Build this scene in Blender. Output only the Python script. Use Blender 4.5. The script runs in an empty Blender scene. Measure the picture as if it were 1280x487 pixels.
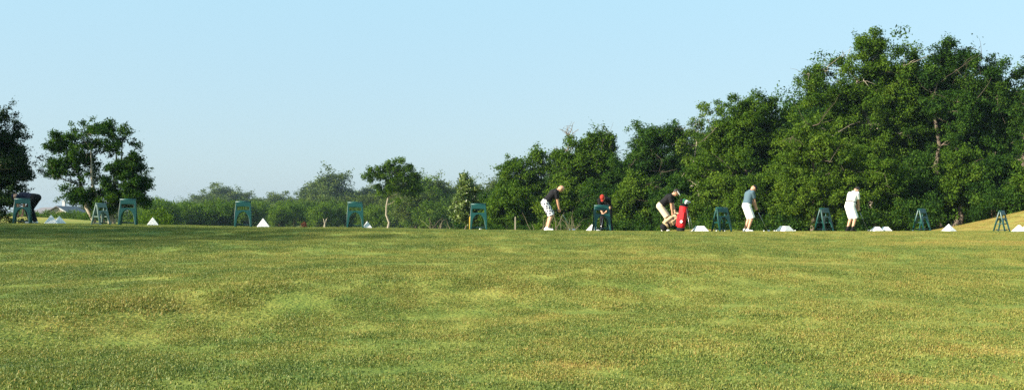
import bpy, bmesh, math, random
import numpy as np
from mathutils import Vector, Matrix

R = math.radians
S = bpy.context.scene
COL = S.collection

# ------------------------------------------------------------------ camera, sky, sun, exposure
F = 1229.0            # focal length in photo pixels (photo is 1280 wide), level camera with lens shift
HY = 276.0            # photo row of the horizon
EYE = 1.6
SUN_AZ = R(247)       # compass direction of the sun seen from above: 0 = +Y, clockwise
SUN_EL = R(24)
cam_d = bpy.data.cameras.new('camera')
cam = bpy.data.objects.new('camera', cam_d)
COL.objects.link(cam)
cam.location = (0, 0, EYE)
cam.rotation_euler = (R(90), 0, 0)
cam_d.sensor_width = 36.0
cam_d.lens = 36.0 * F / 1280.0
cam_d.shift_y = (HY - 243.5) / 1280.0
cam_d.clip_start = 0.05
cam_d.clip_end = 6000
S.camera = cam

W = bpy.data.worlds.new('World')
S.world = W
W.use_nodes = True
wn, wl = W.node_tree.nodes, W.node_tree.links
wn.clear()
sky = wn.new('ShaderNodeTexSky')
sky.sky_type = 'NISHITA'
sky.sun_disc = False
sky.sun_elevation = SUN_EL
sky.sun_rotation = SUN_AZ
sky.altitude = 50
sky.air_density = 1.0
sky.dust_density = 1.6
sky.ozone_density = 1.0
bg = wn.new('ShaderNodeBackground')
bg.inputs['Strength'].default_value = 0.10
wo = wn.new('ShaderNodeOutputWorld')
# early haze in the air: the sky pales towards the horizon (by the direction's own elevation)
tcw = wn.new('ShaderNodeTexCoord'); sepw = wn.new('ShaderNodeSeparateXYZ')
wl.new(tcw.outputs['Generated'], sepw.inputs[0])
mrw = wn.new('ShaderNodeMapRange'); mrw.inputs['From Min'].default_value = 0.0; mrw.inputs['From Max'].default_value = 0.24
wl.new(sepw.outputs['Z'], mrw.inputs['Value'])
crw = wn.new('ShaderNodeMix'); crw.data_type = 'RGBA'
crw.inputs[6].default_value = (2.08, 2.72, 3.10, 1); crw.inputs[7].default_value = (2.02, 3.32, 3.92, 1)
wl.new(mrw.outputs[0], crw.inputs[0])
mxw = wn.new('ShaderNodeMix'); mxw.data_type = 'RGBA'; mxw.inputs[0].default_value = .78
wl.new(sky.outputs[0], mxw.inputs[6]); wl.new(crw.outputs[2], mxw.inputs[7])
wl.new(mxw.outputs[2], bg.inputs['Color'])
wl.new(bg.outputs[0], wo.inputs['Surface'])

sun_d = bpy.data.lights.new('sun', 'SUN')
sun = bpy.data.objects.new('sun', sun_d)
COL.objects.link(sun)
sun_d.energy = 4.9
sun_d.angle = R(0.6)
sun_d.color = (1.0, 0.90, 0.74)
SUN_DIR = Vector((math.sin(SUN_AZ) * math.cos(SUN_EL), math.cos(SUN_AZ) * math.cos(SUN_EL), math.sin(SUN_EL)))
sun.rotation_euler = SUN_DIR.to_track_quat('Z', 'Y').to_euler()

S.view_settings.view_transform = 'Standard'
S.view_settings.look = 'None'
S.view_settings.exposure = 1.3
S.view_settings.gamma = 1.0
S.view_settings.use_curve_mapping = False
S.cycles.max_bounces = 6
S.cycles.diffuse_bounces = 3
S.cycles.glossy_bounces = 2
S.cycles.transmission_bounces = 3
S.cycles.volume_bounces = 0
S.cycles.transparent_max_bounces = 4
S.cycles.use_denoising = False
try:
    S.cycles.denoiser = 'OPENIMAGEDENOISE'
except Exception:
    pass

HAZE = 0.00013        # density of the early air haze
# ------------------------------------------------------------------ helpers
def px2x(px, Y): return (px - 640.0) / F * Y
def py2z(py, Y): return EYE + (HY - py) / F * Y

def link(o, parent=None):
    COL.objects.link(o)
    if parent is not None:
        o.parent = parent
    return o

def tag(o, label=None, cat=None, group=None, kind=None):
    if label: o['label'] = label
    if cat: o['category'] = cat
    if group: o['group'] = group
    if kind: o['kind'] = kind
    return o

def thing(name, label, cat, loc, rz=0.0, group=None):
    o = bpy.data.objects.new(name, None)
    o.empty_display_size = 0.3
    o.location = loc
    o.rotation_euler = (0, 0, rz)
    link(o)
    return tag(o, label, cat, group)

def copy_tree(o, parent=None):
    c = o.copy()
    COL.objects.link(c)
    if parent is not None:
        c.parent = parent
    for ch in list(o.children):
        copy_tree(ch, c)
    return c

def np_mesh(name, verts, faces_flat, loop_tot, mat=None, smooth=False, attrs=None):
    """verts (n,3); faces given as a flat index array with a count per face"""
    me = bpy.data.meshes.new(name)
    verts = np.asarray(verts, np.float32)
    faces_flat = np.asarray(faces_flat, np.int32)
    loop_tot = np.asarray(loop_tot, np.int32)
    me.vertices.add(len(verts))
    me.vertices.foreach_set('co', verts.ravel())
    me.loops.add(len(faces_flat))
    me.loops.foreach_set('vertex_index', faces_flat)
    me.polygons.add(len(loop_tot))
    st = np.concatenate([[0], np.cumsum(loop_tot)[:-1]]).astype(np.int32)
    me.polygons.foreach_set('loop_start', st)
    me.polygons.foreach_set('loop_total', loop_tot)
    if smooth:
        me.polygons.foreach_set('use_smooth', np.ones(len(loop_tot), bool))
    if attrs:
        for k, (dom, arr) in attrs.items():
            a = me.attributes.new(k, 'FLOAT', dom)
            a.data.foreach_set('value', np.asarray(arr, np.float32))
    me.update(calc_edges=True)
    if mat: me.materials.append(mat)
    return me

def obj(name, me, parent=None, loc=None):
    o = bpy.data.objects.new(name, me)
    link(o, parent)
    if loc is not None: o.location = loc
    return o

def bm_obj(name, bm, mat, parent=None, smooth=False, bevel=0):
    me = bpy.data.meshes.new(name)
    bmesh.ops.recalc_face_normals(bm, faces=bm.faces)
    bm.to_mesh(me); bm.free()
    if smooth:
        for p in me.polygons: p.use_smooth = True
    me.materials.append(mat)
    o = obj(name, me, parent)
    if bevel:
        m = o.modifiers.new('bevel', 'BEVEL'); m.width = bevel; m.segments = 2; m.limit_method = 'ANGLE'
    return o

def bm_box(bm, c, s, rot=None):
    m = Matrix.Translation(c)
    if rot is not None: m = m @ rot
    m = m @ Matrix.Diagonal((s[0], s[1], s[2], 1))
    return bmesh.ops.create_cube(bm, size=1, matrix=m)

def bm_sphere(bm, c, r, seg=10, ring=7, scale=(1, 1, 1), rot=None):
    m = Matrix.Translation(c)
    if rot is not None: m = m @ rot
    m = m @ Matrix.Diagonal((scale[0], scale[1], scale[2], 1))
    return bmesh.ops.create_uvsphere(bm, u_segments=seg, v_segments=ring, radius=r, matrix=m)

def bm_cyl(bm, a, b, r1, r2=None, seg=10):
    a, b = Vector(a), Vector(b)
    if r2 is None: r2 = r1
    d = b - a
    q = d.to_track_quat('Z', 'Y').to_matrix().to_4x4()
    m = Matrix.Translation((a + b) / 2) @ q
    return bmesh.ops.create_cone(bm, cap_ends=True, segments=seg, radius1=r1, radius2=r2, depth=d.length, matrix=m)

# ------------------------------------------------------------------ materials
def new_mat(name):
    m = bpy.data.materials.new(name)
    m.use_nodes = True
    nt = m.node_tree
    return m, nt.nodes, nt.links, nt.nodes['Principled BSDF']

def plain(name, col, rough=0.6, spec=0.4, noise=0.0, scale=20.0, metal=0.0):
    m, n, l, p = new_mat(name)
    p.inputs['Base Color'].default_value = (*col, 1)
    p.inputs['Roughness'].default_value = rough
    p.inputs['Specular IOR Level'].default_value = spec
    p.inputs['Metallic'].default_value = metal
    if noise:
        tc = n.new('ShaderNodeTexCoord'); nz = n.new('ShaderNodeTexNoise'); nz.inputs['Scale'].default_value = scale
        nz.inputs['Detail'].default_value = 5
        mx = n.new('ShaderNodeMix'); mx.data_type = 'RGBA'
        mx.inputs[6].default_value = (*[c * (1 - noise) for c in col], 1)
        mx.inputs[7].default_value = (*[min(1, c * (1 + noise)) for c in col], 1)
        l.new(tc.outputs['Object'], nz.inputs['Vector'])
        l.new(nz.outputs[0], mx.inputs[0])
        l.new(mx.outputs[2], p.inputs['Base Color'])
    return m

def ramp(n, stops):
    r = n.new('ShaderNodeValToRGB')
    e = r.color_ramp.elements
    while len(e) < len(stops): e.new(0.5)
    for i, (pos, c) in enumerate(stops):
        e[i].position = pos
        e[i].color = (*c, 1)
    return r

def leaf_mat(name, dark, mid, light, transl=0.3, rough=0.6, spec=0.06):
    m, n, l, p = new_mat(name)
    at = n.new('ShaderNodeAttribute'); at.attribute_name = 'tint'
    rp = ramp(n, [(0.0, dark), (0.5, mid), (1.0, light)])
    l.new(at.outputs['Fac'], rp.inputs[0])
    l.new(rp.outputs[0], p.inputs['Base Color'])
    p.inputs['Roughness'].default_value = rough
    p.inputs['Specular IOR Level'].default_value = spec
    tr = n.new('ShaderNodeBsdfTranslucent')
    hs = n.new('ShaderNodeHueSaturation')
    hs.inputs['Saturation'].default_value = 1.15; hs.inputs['Value'].default_value = 1.3
    l.new(rp.outputs[0], hs.inputs['Color'])
    l.new(hs.outputs[0], tr.inputs['Color'])
    mx = n.new('ShaderNodeMixShader'); mx.inputs[0].default_value = transl
    l.new(p.outputs[0], mx.inputs[1]); l.new(tr.outputs[0], mx.inputs[2])
    l.new(mx.outputs[0], n['Material Output'].inputs['Surface'])
    return m

M_OAK = leaf_mat('oak leaves', (.010, .030, .006), (.030, .076, .010), (.074, .135, .016))
M_DARK = leaf_mat('shade-darkened oak leaves', (.007, .018, .006), (.015, .036, .008), (.034, .064, .012), transl=0.15)  # shade of the left-edge oak is put into this darker leaf colour
M_MID = leaf_mat('green leaves', (.019, .050, .007), (.058, .116, .010), (.118, .188, .020))
M_LIGHT = leaf_mat('light green leaves', (.030, .066, .009), (.076, .138, .013), (.140, .205, .024))
M_MAG = leaf_mat('glossy pale leaves', (.034, .070, .016), (.100, .150, .032), (.24, .29, .08), transl=0.25, rough=0.35, spec=0.4)
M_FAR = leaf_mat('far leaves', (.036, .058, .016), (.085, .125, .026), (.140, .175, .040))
M_BARK = plain('grey bark', (.13, .105, .080), .9, .1, .45, 6)
M_PALE = plain('pale bark', (.30, .26, .20), .85, .15, .35, 5)
M_DEAD = plain('bleached dead wood', (.22, .18, .13), .9, .1, .35, 6)
M_DRYLEAF = leaf_mat('dry reddish leaves', (.07, .025, .015), (.13, .045, .03), (.20, .08, .05))

# ------------------------------------------------------------------ ground height
STAND_PX = [28, 160, 304, 444, 598, 752, 902, 1030, 1152, 1252]
STAND_PY = [279, 281, 283.5, 284.5, 287, 288.3, 289.3, 288.8, 288.6, 289.2]
STAND_Y = [31.5, 31.5, 31.9, 31.9, 31.0, 32.0, 34.0, 35.5, 36.5, 38.0]
_sx = np.array([px2x(a, b) for a, b in zip(STAND_PX, STAND_Y)])
_sz = np.array([py2z(a, b) for a, b in zip(STAND_PY, STAND_Y)])
_sy = np.array(STAND_Y)
_ss = -(np.array(STAND_PY) - HY) / F

def vnoise(x, y, seed=0):
    """smooth value noise from a few rotated sines, cheap and vectorised"""
    rs = np.random.RandomState(seed)
    v = np.zeros_like(x)
    for k in range(7):
        a = rs.uniform(0, 2 * np.pi); fr = rs.uniform(.6, 1.7); ph = rs.uniform(0, 2 * np.pi)
        v += np.sin((x * np.cos(a) + y * np.sin(a)) * fr + ph)
    return v / 3.5

def gauss(x, y, cx, cy, sx, sy, rot=0.0):
    c, s = math.cos(rot), math.sin(rot)
    u = (x - cx) * c + (y - cy) * s
    v = -(x - cx) * s + (y - cy) * c
    return np.exp(-.5 * ((u / sx) ** 2 + (v / sy) ** 2))

def ground_h(x, y):
    x = np.asarray(x, float); y = np.asarray(y, float)
    T = np.interp(x, _sx, _sy) - 0.7
    zt = np.interp(x, _sx, _sz)
    sl = np.interp(x, _sx, _ss)
    t = np.clip((y - 1.0) / (T - 1.0), 0, 1)
    front = zt * (1 - (1 - t) ** 1.35)
    d = np.clip(y - T, 0, None)
    plate = zt + (sl - .0035) * np.clip(d, 0, 9) - .055 * np.clip(d - 9, 0, 34)
    far = plate
    z = np.where(y < T, front, far)
    # rolls of the lawn
    env = np.clip((T - y) / 6.0, 0, 1) * np.clip((y + 2) / 6, 0, 1)
    ry = np.interp(x, [-9, -5.5, -4.8, -3.7, -3.1, -1.7, 0, 3.2, 7.4, 12], [6.5, 8.8, 10.2, 11.5, 12.0, 13.0, 13.9, 14.9, 15.9, 17])
    d = y - ry
    A = np.interp(x, [-9, -5, -3, 0, 3, 7, 11], [.15, .19, .20, .17, .13, .09, .05])
    z = z + A * np.exp(-.5 * (d / np.where(d < 0, .95, 2.6)) ** 2) - .35 * A * np.exp(-.5 * ((d + 2.0) / .9) ** 2)
    z = z + env * 0.42 * (0.16 * gauss(x, y, 3, 21, 6, 1.6, R(-4)) - .08 * gauss(x, y, 2, 18.2, 6, 1.2, R(-4)) + .12 * gauss(x, y, -7, 20, 4, 1.5, R(12)) - .10 * gauss(x, y, -8, 17, 4, 1.4, R(12))
                   + .12 * gauss(x, y, 9, 22.5, 4, 1.6, R(6)) - .07 * gauss(x, y, 9, 19.5, 4, 1.3, R(6)) + .06 * gauss(x, y, 2.5, 9.3, 2.5, .8, R(14)))
    z = z + env * (0.022 * vnoise(x * .45, y * .8, 3) + .055 * vnoise(x * .16 + 3, y * .95, 41) + 0.010 * vnoise(x * 1.4, y * 2.0, 4) + .007 * vnoise(x * 4, y * 5, 5))
    z = z + .006 * vnoise(x * 2.2, y * 2.2, 6)
    # banks and mounds beyond the tee
    z = z + 2.9 * gauss(x, y, 38, 59, 7.5, 7.0, R(12))
    z = z + .42 * gauss(x, y, 8.8, 50, 2.6, 3.5)
    z = z + 2.6 * gauss(x, y, -68, 124, 16, 24) + .9 * gauss(x, y, -50, 82, 8, 9)
    z = z + .35 * gauss(x, y, -60, 260, 220, 60)
    far_f = np.clip((y - 60) / 60, 0, 1)
    z = z + far_f * .35 * vnoise(x * .03, y * .03, 9)
    return z

def gz(x, y): return float(ground_h(np.array([x]), np.array([y]))[0])

def dryness_and_shade(x, y):
    """0 = lush, 1 = straw; lowered towards the left to put shade in the colour"""
    d = .295 + .07 * np.clip(x / 8, -2, 1.2) + .07 * vnoise(x * .3, y * .8, 21) + .08 * vnoise(x * 1.2, y * 2.6, 22) + .09 * vnoise(x * 3.3, y * 4.1, 23) + .08 * vnoise(x * 8, y * 9, 24)  # the x term paints the left side's shade as darker, lusher grass
    for (px, py, Y, sx, sy, a) in DRY: d = d + a * gauss(x, y, px2x(px, Y), Y, sx, sy, R(10))
    d = d + .14 * np.clip((y - 40) / 6, 0, 1) + .20 * np.clip((y - 44) / 4, 0, 1) * np.clip((x - 4) / 3, 0, 1) * np.clip((75 - y) / 10, 0, 1) + .22 * gauss(x, y, -60, 115, 30, 25)
    return np.clip(d, 0, 1)
DRY = [(90, 408, 9.7, .9, .18, .26), (190, 396, 10.7, .6, .16, .26), (232, 388, 11.2, .4, .13, .24), (60, 420, 9.0, .6, .2, .2), (340, 386, 11.6, .9, .25, .10), (250, 378, 12.2, .7, .15, .25),
       (720, 455, 8.2, .28, .14, .5), (700, 468, 7.8, .25, .1, .3), (1180, 473, 7.6, .26, .10, .36), (1215, 426, 8.8, .45, .13, .32), (1130, 470, 7.7, .2, .1, .3),
       (1190, 392, 11.4, .7, .2, .16), (590, 362, 13.7, 1.6, .25, .22), (1230, 300, 26, 2, 1, .25), (860, 320, 18, 2.4, .5, .2), (820, 318, 19, 1.5, .4, .15)]

# ------------------------------------------------------------------ ground sheet
def axis(lo, hi, step, far_lo, far_hi, g=1.16):
    a = list(np.arange(lo, hi + 1e-6, step))
    s = step; v = a[-1]; up = []
    while v < far_hi:
        s *= g; v += s; up.append(min(v, far_hi))
    s = step; v = a[0]; dn = []
    while v > far_lo:
        s *= g; v -= s; dn.append(max(v, far_lo))
    return np.array(dn[::-1] + a + up)
gx = axis(-26, 30, .22, -900, 900)
gy = axis(3, 44, .22, -120, 1100, 1.08)
GX, GY = np.meshgrid(gx, gy)
GZ = ground_h(GX, GY)
nx, ny = len(gx), len(gy)
idx = np.arange(nx * ny).reshape(ny, nx)
q = np.stack([idx[:-1, :-1], idx[:-1, 1:], idx[1:, 1:], idx[1:, :-1]], -1).reshape(-1, 4)

def grass_colour(n, l, dry_shade_out, pos_out, variation=None):
    """lush green -> yellow green -> straw, broken up by fine noise at world scale"""
    n1 = n.new('ShaderNodeTexNoise'); n1.inputs['Scale'].default_value = 2.2; n1.inputs['Detail'].default_value = 8; n1.inputs['Roughness'].default_value = .65
    n2 = n.new('ShaderNodeTexNoise'); n2.inputs['Scale'].default_value = 14; n2.inputs['Detail'].default_value = 6
    l.new(pos_out, n1.inputs['Vector']); l.new(pos_out, n2.inputs['Vector'])
    a = n.new('ShaderNodeMath'); a.operation = 'MULTIPLY_ADD'; a.inputs[1].default_value = .6; a.inputs[2].default_value = -.30
    l.new(n1.outputs[0], a.inputs[0])
    b = n.new('ShaderNodeMath'); b.operation = 'ADD'; l.new(a.outputs[0], b.inputs[0]); l.new(dry_shade_out, b.inputs[1])
    c = n.new('ShaderNodeMath'); c.operation = 'MULTIPLY_ADD'; c.inputs[1].default_value = .34; c.inputs[2].default_value = -.17
    l.new(n2.outputs[0], c.inputs[0])
    d = n.new('ShaderNodeMath'); d.operation = 'ADD'; l.new(b.outputs[0], d.inputs[0]); l.new(c.outputs[0], d.inputs[1])
    last = d
    if variation is not None:
        e = n.new('ShaderNodeMath'); e.operation = 'ADD'; l.new(d.outputs[0], e.inputs[0]); l.new(variation, e.inputs[1]); last = e
    rp = ramp(n, [(0.0, (.070, .122, .026)), (.28, (.150, .190, .038)), (.52, (.250, .252, .056)), (.74, (.310, .245, .062)), (1.0, (.28, .175, .052))])
    l.new(last.outputs[0], rp.inputs[0])
    return rp.outputs[0]

m, n, l, p = new_mat('lawn soil and thatch')
at = n.new('ShaderNodeAttribute'); at.attribute_name = 'dry'
ge = n.new('ShaderNodeNewGeometry')
colr = grass_colour(n, l, at.outputs['Fac'], ge.outputs['Position'])
l.new(colr, p.inputs['Base Color'])
p.inputs['Roughness'].default_value = .95
p.inputs['Specular IOR Level'].default_value = .08
nz = n.new('ShaderNodeTexNoise'); nz.inputs['Scale'].default_value = 22; nz.inputs['Detail'].default_value = 6
l.new(ge.outputs['Position'], nz.inputs['Vector'])
bp = n.new('ShaderNodeBump'); bp.inputs['Strength'].default_value = .9; bp.inputs['Distance'].default_value = .03
l.new(nz.outputs[0], bp.inputs['Height']); l.new(bp.outputs[0], p.inputs['Normal'])
M_GROUND = m
me = np_mesh('ground', np.stack([GX, GY, GZ], -1).reshape(-1, 3), q.ravel(), np.full(len(q), 4), M_GROUND, True,
             {'dry': ('POINT', dryness_and_shade(GX, GY).ravel())})
tag(obj('ground', me), kind='structure')

# ------------------------------------------------------------------ grass blades
def tuft_mesh(seed, nb=230, rad=.24):
    rs = np.random.RandomState(seed)
    V, Fc, tint = [], [], []
    for k in range(nb):
        r = rad * math.sqrt(rs.rand()); a = rs.rand() * 2 * math.pi
        cx, cy = r * math.cos(a), r * math.sin(a)
        h = rs.uniform(.007, .020) * (1.25 if rs.rand() < .1 else 1)
        w = rs.uniform(.0026, .0048)
        az = rs.rand() * 2 * math.pi
        lean = rs.uniform(.1, 1.0) * h
        dx, dy = math.cos(az), math.sin(az)
        px_, py_ = -dy * w, dx * w
        b = len(V)
        V += [(cx - px_, cy - py_, -.006), (cx + px_, cy + py_, -.006),
              (cx + dx * lean * .4 + px_ * .8, cy + dy * lean * .4 + py_ * .8, h * .65), (cx + dx * lean * .4 - px_ * .8, cy + dy * lean * .4 - py_ * .8, h * .65),
              (cx + dx * lean, cy + dy * lean, h)]
        Fc += [b, b + 1, b + 2, b + 3, b + 3, b + 2, b + 4]
        t = rs.normal(0, .08) + (.40 if rs.rand() < .08 else 0)
        tint += [t, t]
    return np_mesh('grass_blades', V, Fc, [4, 3] * nb, M_BLADE, False, {'tint': ('FACE', tint)})

m, n, l, p = new_mat('grass blades')
at = n.new('ShaderNodeAttribute'); at.attribute_type = 'INSTANCER'; at.attribute_name = 'dry'
tn = n.new('ShaderNodeAttribute'); tn.attribute_name = 'tint'
ge = n.new('ShaderNodeNewGeometry')
colr = grass_colour(n, l, at.outputs['Fac'], ge.outputs['Position'], tn.outputs['Fac'])
l.new(colr, p.inputs['Base Color'])
p.inputs['Roughness'].default_value = .55
p.inputs['Specular IOR Level'].default_value = .25
tr = n.new('ShaderNodeBsdfTranslucent'); l.new(colr, tr.inputs['Color'])
mx = n.new('ShaderNodeMixShader'); mx.inputs[0].default_value = .3
l.new(p.outputs[0], mx.inputs[1]); l.new(tr.outputs[0], mx.inputs[2]); l.new(mx.outputs[0], n['Material Output'].inputs['Surface'])
M_BLADE = m

def build_grass():
    src = bpy.data.collections.new('grass source')
    for k in range(6):
        o = bpy.data.objects.new('grass_tuft', tuft_mesh(100 + k))
        src.objects.link(o)
    rs = np.random.RandomState(7)
    P = []
    for y0, y1, dens in [(4.5, 9, 24), (9, 16, 22), (16, 26, 18), (26, 40, 15), (40, 62, 5)]:
        w = .56 * y1 + 2.5
        nn = int((y1 - y0) * 2 * w * dens)
        x = rs.uniform(-w, w, nn); y = rs.uniform(y0, y1, nn)
        keep = np.abs(x) < .56 * y + 2.5
        P.append(np.stack([x[keep], y[keep]], 1))
    P = np.concatenate(P)
    x, y = P[:, 0], P[:, 1]
    z = ground_h(x, y)
    e = .15
    gxn = (ground_h(x + e, y) - ground_h(x - e, y)) / (2 * e)
    gyn = (ground_h(x, y + e) - ground_h(x, y - e)) / (2 * e)
    rot = np.stack([np.arctan(gyn), -np.arctan(gxn), np.zeros_like(x)], 1)
    spin = rs.uniform(0, 2 * np.pi, len(x))
    scl = rs.uniform(.8, 1.25, len(x)) * (1 + .12 * vnoise(x * 1.6, y * 2.0, 31))
    me = bpy.data.meshes.new('grass')
    me.vertices.add(len(x))
    me.vertices.foreach_set('co', np.stack([x, y, z], 1).astype(np.float32).ravel())
    a = me.attributes.new('rot', 'FLOAT_VECTOR', 'POINT'); a.data.foreach_set('vector', rot.astype(np.float32).ravel())
    for nm, v in (('spin', spin), ('scl', scl), ('dry', dryness_and_shade(x, y) + rs.normal(0, .07, len(x)))):
        a = me.attributes.new(nm, 'FLOAT', 'POINT'); a.data.foreach_set('value', v.astype(np.float32))
    a = me.attributes.new('pick', 'INT', 'POINT'); a.data.foreach_set('value', rs.randint(0, 6, len(x)).astype(np.int32))
    o = obj('grass', me)
    tag(o, kind='stuff')
    g = bpy.data.node_groups.new('grass', 'GeometryNodeTree')
    g.interface.new_socket('Geometry', in_out='INPUT', socket_type='NodeSocketGeometry')
    g.interface.new_socket('Geometry', in_out='OUTPUT', socket_type='NodeSocketGeometry')
    N, L = g.nodes, g.links
    gi, go = N.new('NodeGroupInput'), N.new('NodeGroupOutput')
    ci = N.new('GeometryNodeCollectionInfo'); ci.inputs['Collection'].default_value = src
    ci.inputs['Separate Children'].default_value = True; ci.inputs['Reset Children'].default_value = True
    ip = N.new('GeometryNodeInstanceOnPoints'); ip.inputs['Pick Instance'].default_value = True
    def na(nm, t):
        k = N.new('GeometryNodeInputNamedAttribute'); k.data_type = t; k.inputs['Name'].default_value = nm
        return k.outputs['Attribute']
    er = N.new('FunctionNodeEulerToRotation'); L.new(na('rot', 'FLOAT_VECTOR'), er.inputs[0])
    L.new(gi.outputs[0], ip.inputs['Points']); L.new(ci.outputs[0], ip.inputs['Instance'])
    L.new(na('pick', 'INT'), ip.inputs['Instance Index']); L.new(er.outputs[0], ip.inputs['Rotation'])
    L.new(na('scl', 'FLOAT'), ip.inputs['Scale'])
    ri = N.new('GeometryNodeRotateInstances'); L.new(ip.outputs[0], ri.inputs['Instances'])
    cx = N.new('ShaderNodeCombineXYZ'); L.new(na('spin', 'FLOAT'), cx.inputs['Z'])
    L.new(cx.outputs[0], ri.inputs['Rotation'])
    L.new(ri.outputs[0], go.inputs[0])
    md = o.modifiers.new('grass', 'NODES'); md.node_group = g
build_grass()

# ------------------------------------------------------------------ trees
DENS = 2.3
class Tubes:
    def __init__(s): s.V, s.F, s.n = [], [], 0
    def add(s, pts, rad, seg=7):
        pts = np.asarray(pts, float); k = len(pts)
        tang = np.gradient(pts, axis=0); tang /= np.linalg.norm(tang, axis=1)[:, None] + 1e-9
        ref = np.where(np.abs(tang[:, 2:3]) > .9, np.array([[1., 0, 0]]), np.array([[0, 0, 1.]]))
        u = np.cross(tang, ref); u /= np.linalg.norm(u, axis=1)[:, None] + 1e-9
        v = np.cross(tang, u)
        a = np.linspace(0, 2 * np.pi, seg, endpoint=False)
        rad = np.asarray(rad, float)[:, None, None]
        ring = pts[:, None] + rad * (np.cos(a)[None, :, None] * u[:, None] + np.sin(a)[None, :, None] * v[:, None])
        s.V.append(ring.reshape(-1, 3))
        i = np.arange(seg); j = (i + 1) % seg
        for t in range(k - 1):
            b = s.n + t * seg
            s.F.append(np.stack([b + i, b + j, b + seg + j, b + seg + i], 1))
        s.n += k * seg
    def mesh(s, name, mat):
        V = np.concatenate(s.V); Fq = np.concatenate(s.F)
        return np_mesh(name, V, Fq.ravel(), np.full(len(Fq), 4), mat, True)

def curve_pts(a, b, rs, bend=.15, up=.0, k=6):
    a, b = np.asarray(a, float), np.asarray(b, float)
    t = np.linspace(0, 1, k)[:, None]
    d = np.linalg.norm(b - a)
    off = rs.normal(0, bend * d, 3); off[2] += up * d
    p = a * (1 - t) + b * t + off * (4 * t * (1 - t)) * .5
    p[1:-1] += rs.normal(0, .02 * d, (k - 2, 3))
    return p

def leaf_cloud(C, Rr, per, L, rs, squash=.62, wl=.55, outward=None, tint_sd=.17):
    """leaf-sized folded faces in uneven, stretched clumps C (n,3) of radius Rr (n,); some clumps are thin sprays"""
    nC = len(C)
    spray = rs.rand(nC) < .38
    cnt = np.maximum(6, per * (Rr / Rr.mean()) ** 2 * np.where(spray, .55, 1.12)).astype(int)
    ci = np.repeat(np.arange(nC), cnt); n = len(ci)
    ax = rs.normal(size=(nC, 3)) * np.array([.8, .8, .5]) + np.array([0, 0, .25])
    if outward is not None: ax = ax + outward * np.where(spray, 1.1, .2)[:, None]
    ax /= np.linalg.norm(ax, axis=1)[:, None] + 1e-9
    stretch = np.where(spray, rs.uniform(1.5, 2.4, nC), rs.uniform(.9, 1.5, nC))
    thin = np.where(spray, rs.uniform(.40, .65, nC), rs.uniform(.75, 1.05, nC))
    d = rs.normal(size=(n, 3)); d /= np.linalg.norm(d, axis=1)[:, None]
    rr = rs.rand(n) ** (1 / 2.2) * (1 + .18 * rs.normal(size=n))
    off = d * rr[:, None] * Rr[ci][:, None]; off[:, 2] *= squash
    al = (off * ax[ci]).sum(1)[:, None]
    off = (off - al * ax[ci]) * thin[ci][:, None] + al * ax[ci] * stretch[ci][:, None]
    off += rs.normal(size=(n, 3)) * L * .5
    c = C[ci] + off
    nrm = d * .3 + rs.normal(size=(n, 3)) * .6 + np.array([0, 0, .5]); nrm /= np.linalg.norm(nrm, axis=1)[:, None]
    a = np.cross(nrm, rs.normal(size=(n, 3))); a /= np.linalg.norm(a, axis=1)[:, None] + 1e-9
    b = np.cross(nrm, a)
    ll = L * rs.uniform(.5, 1.35, n)[:, None]
    ww = ll * wl
    v0 = c - a * ll * .5; v2 = c + a * ll * .5
    v1 = c + b * ww * .5 + nrm * ll * .14; v3 = c - b * ww * .5 + nrm * ll * .14
    V = np.stack([v0, v1, v2, v3], 1).reshape(-1, 3)
    i0 = np.arange(n) * 4
    Ft = np.stack([i0, i0 + 1, i0 + 2, i0, i0 + 2, i0 + 3], 1)
    ct = rs.normal(.46, .17, nC)
    tint = np.clip(ct[ci] + rs.normal(0, tint_sd, n), 0, 1)
    return V, Ft.ravel(), np.full(n * 2, 3), np.repeat(tint, 2)

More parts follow.
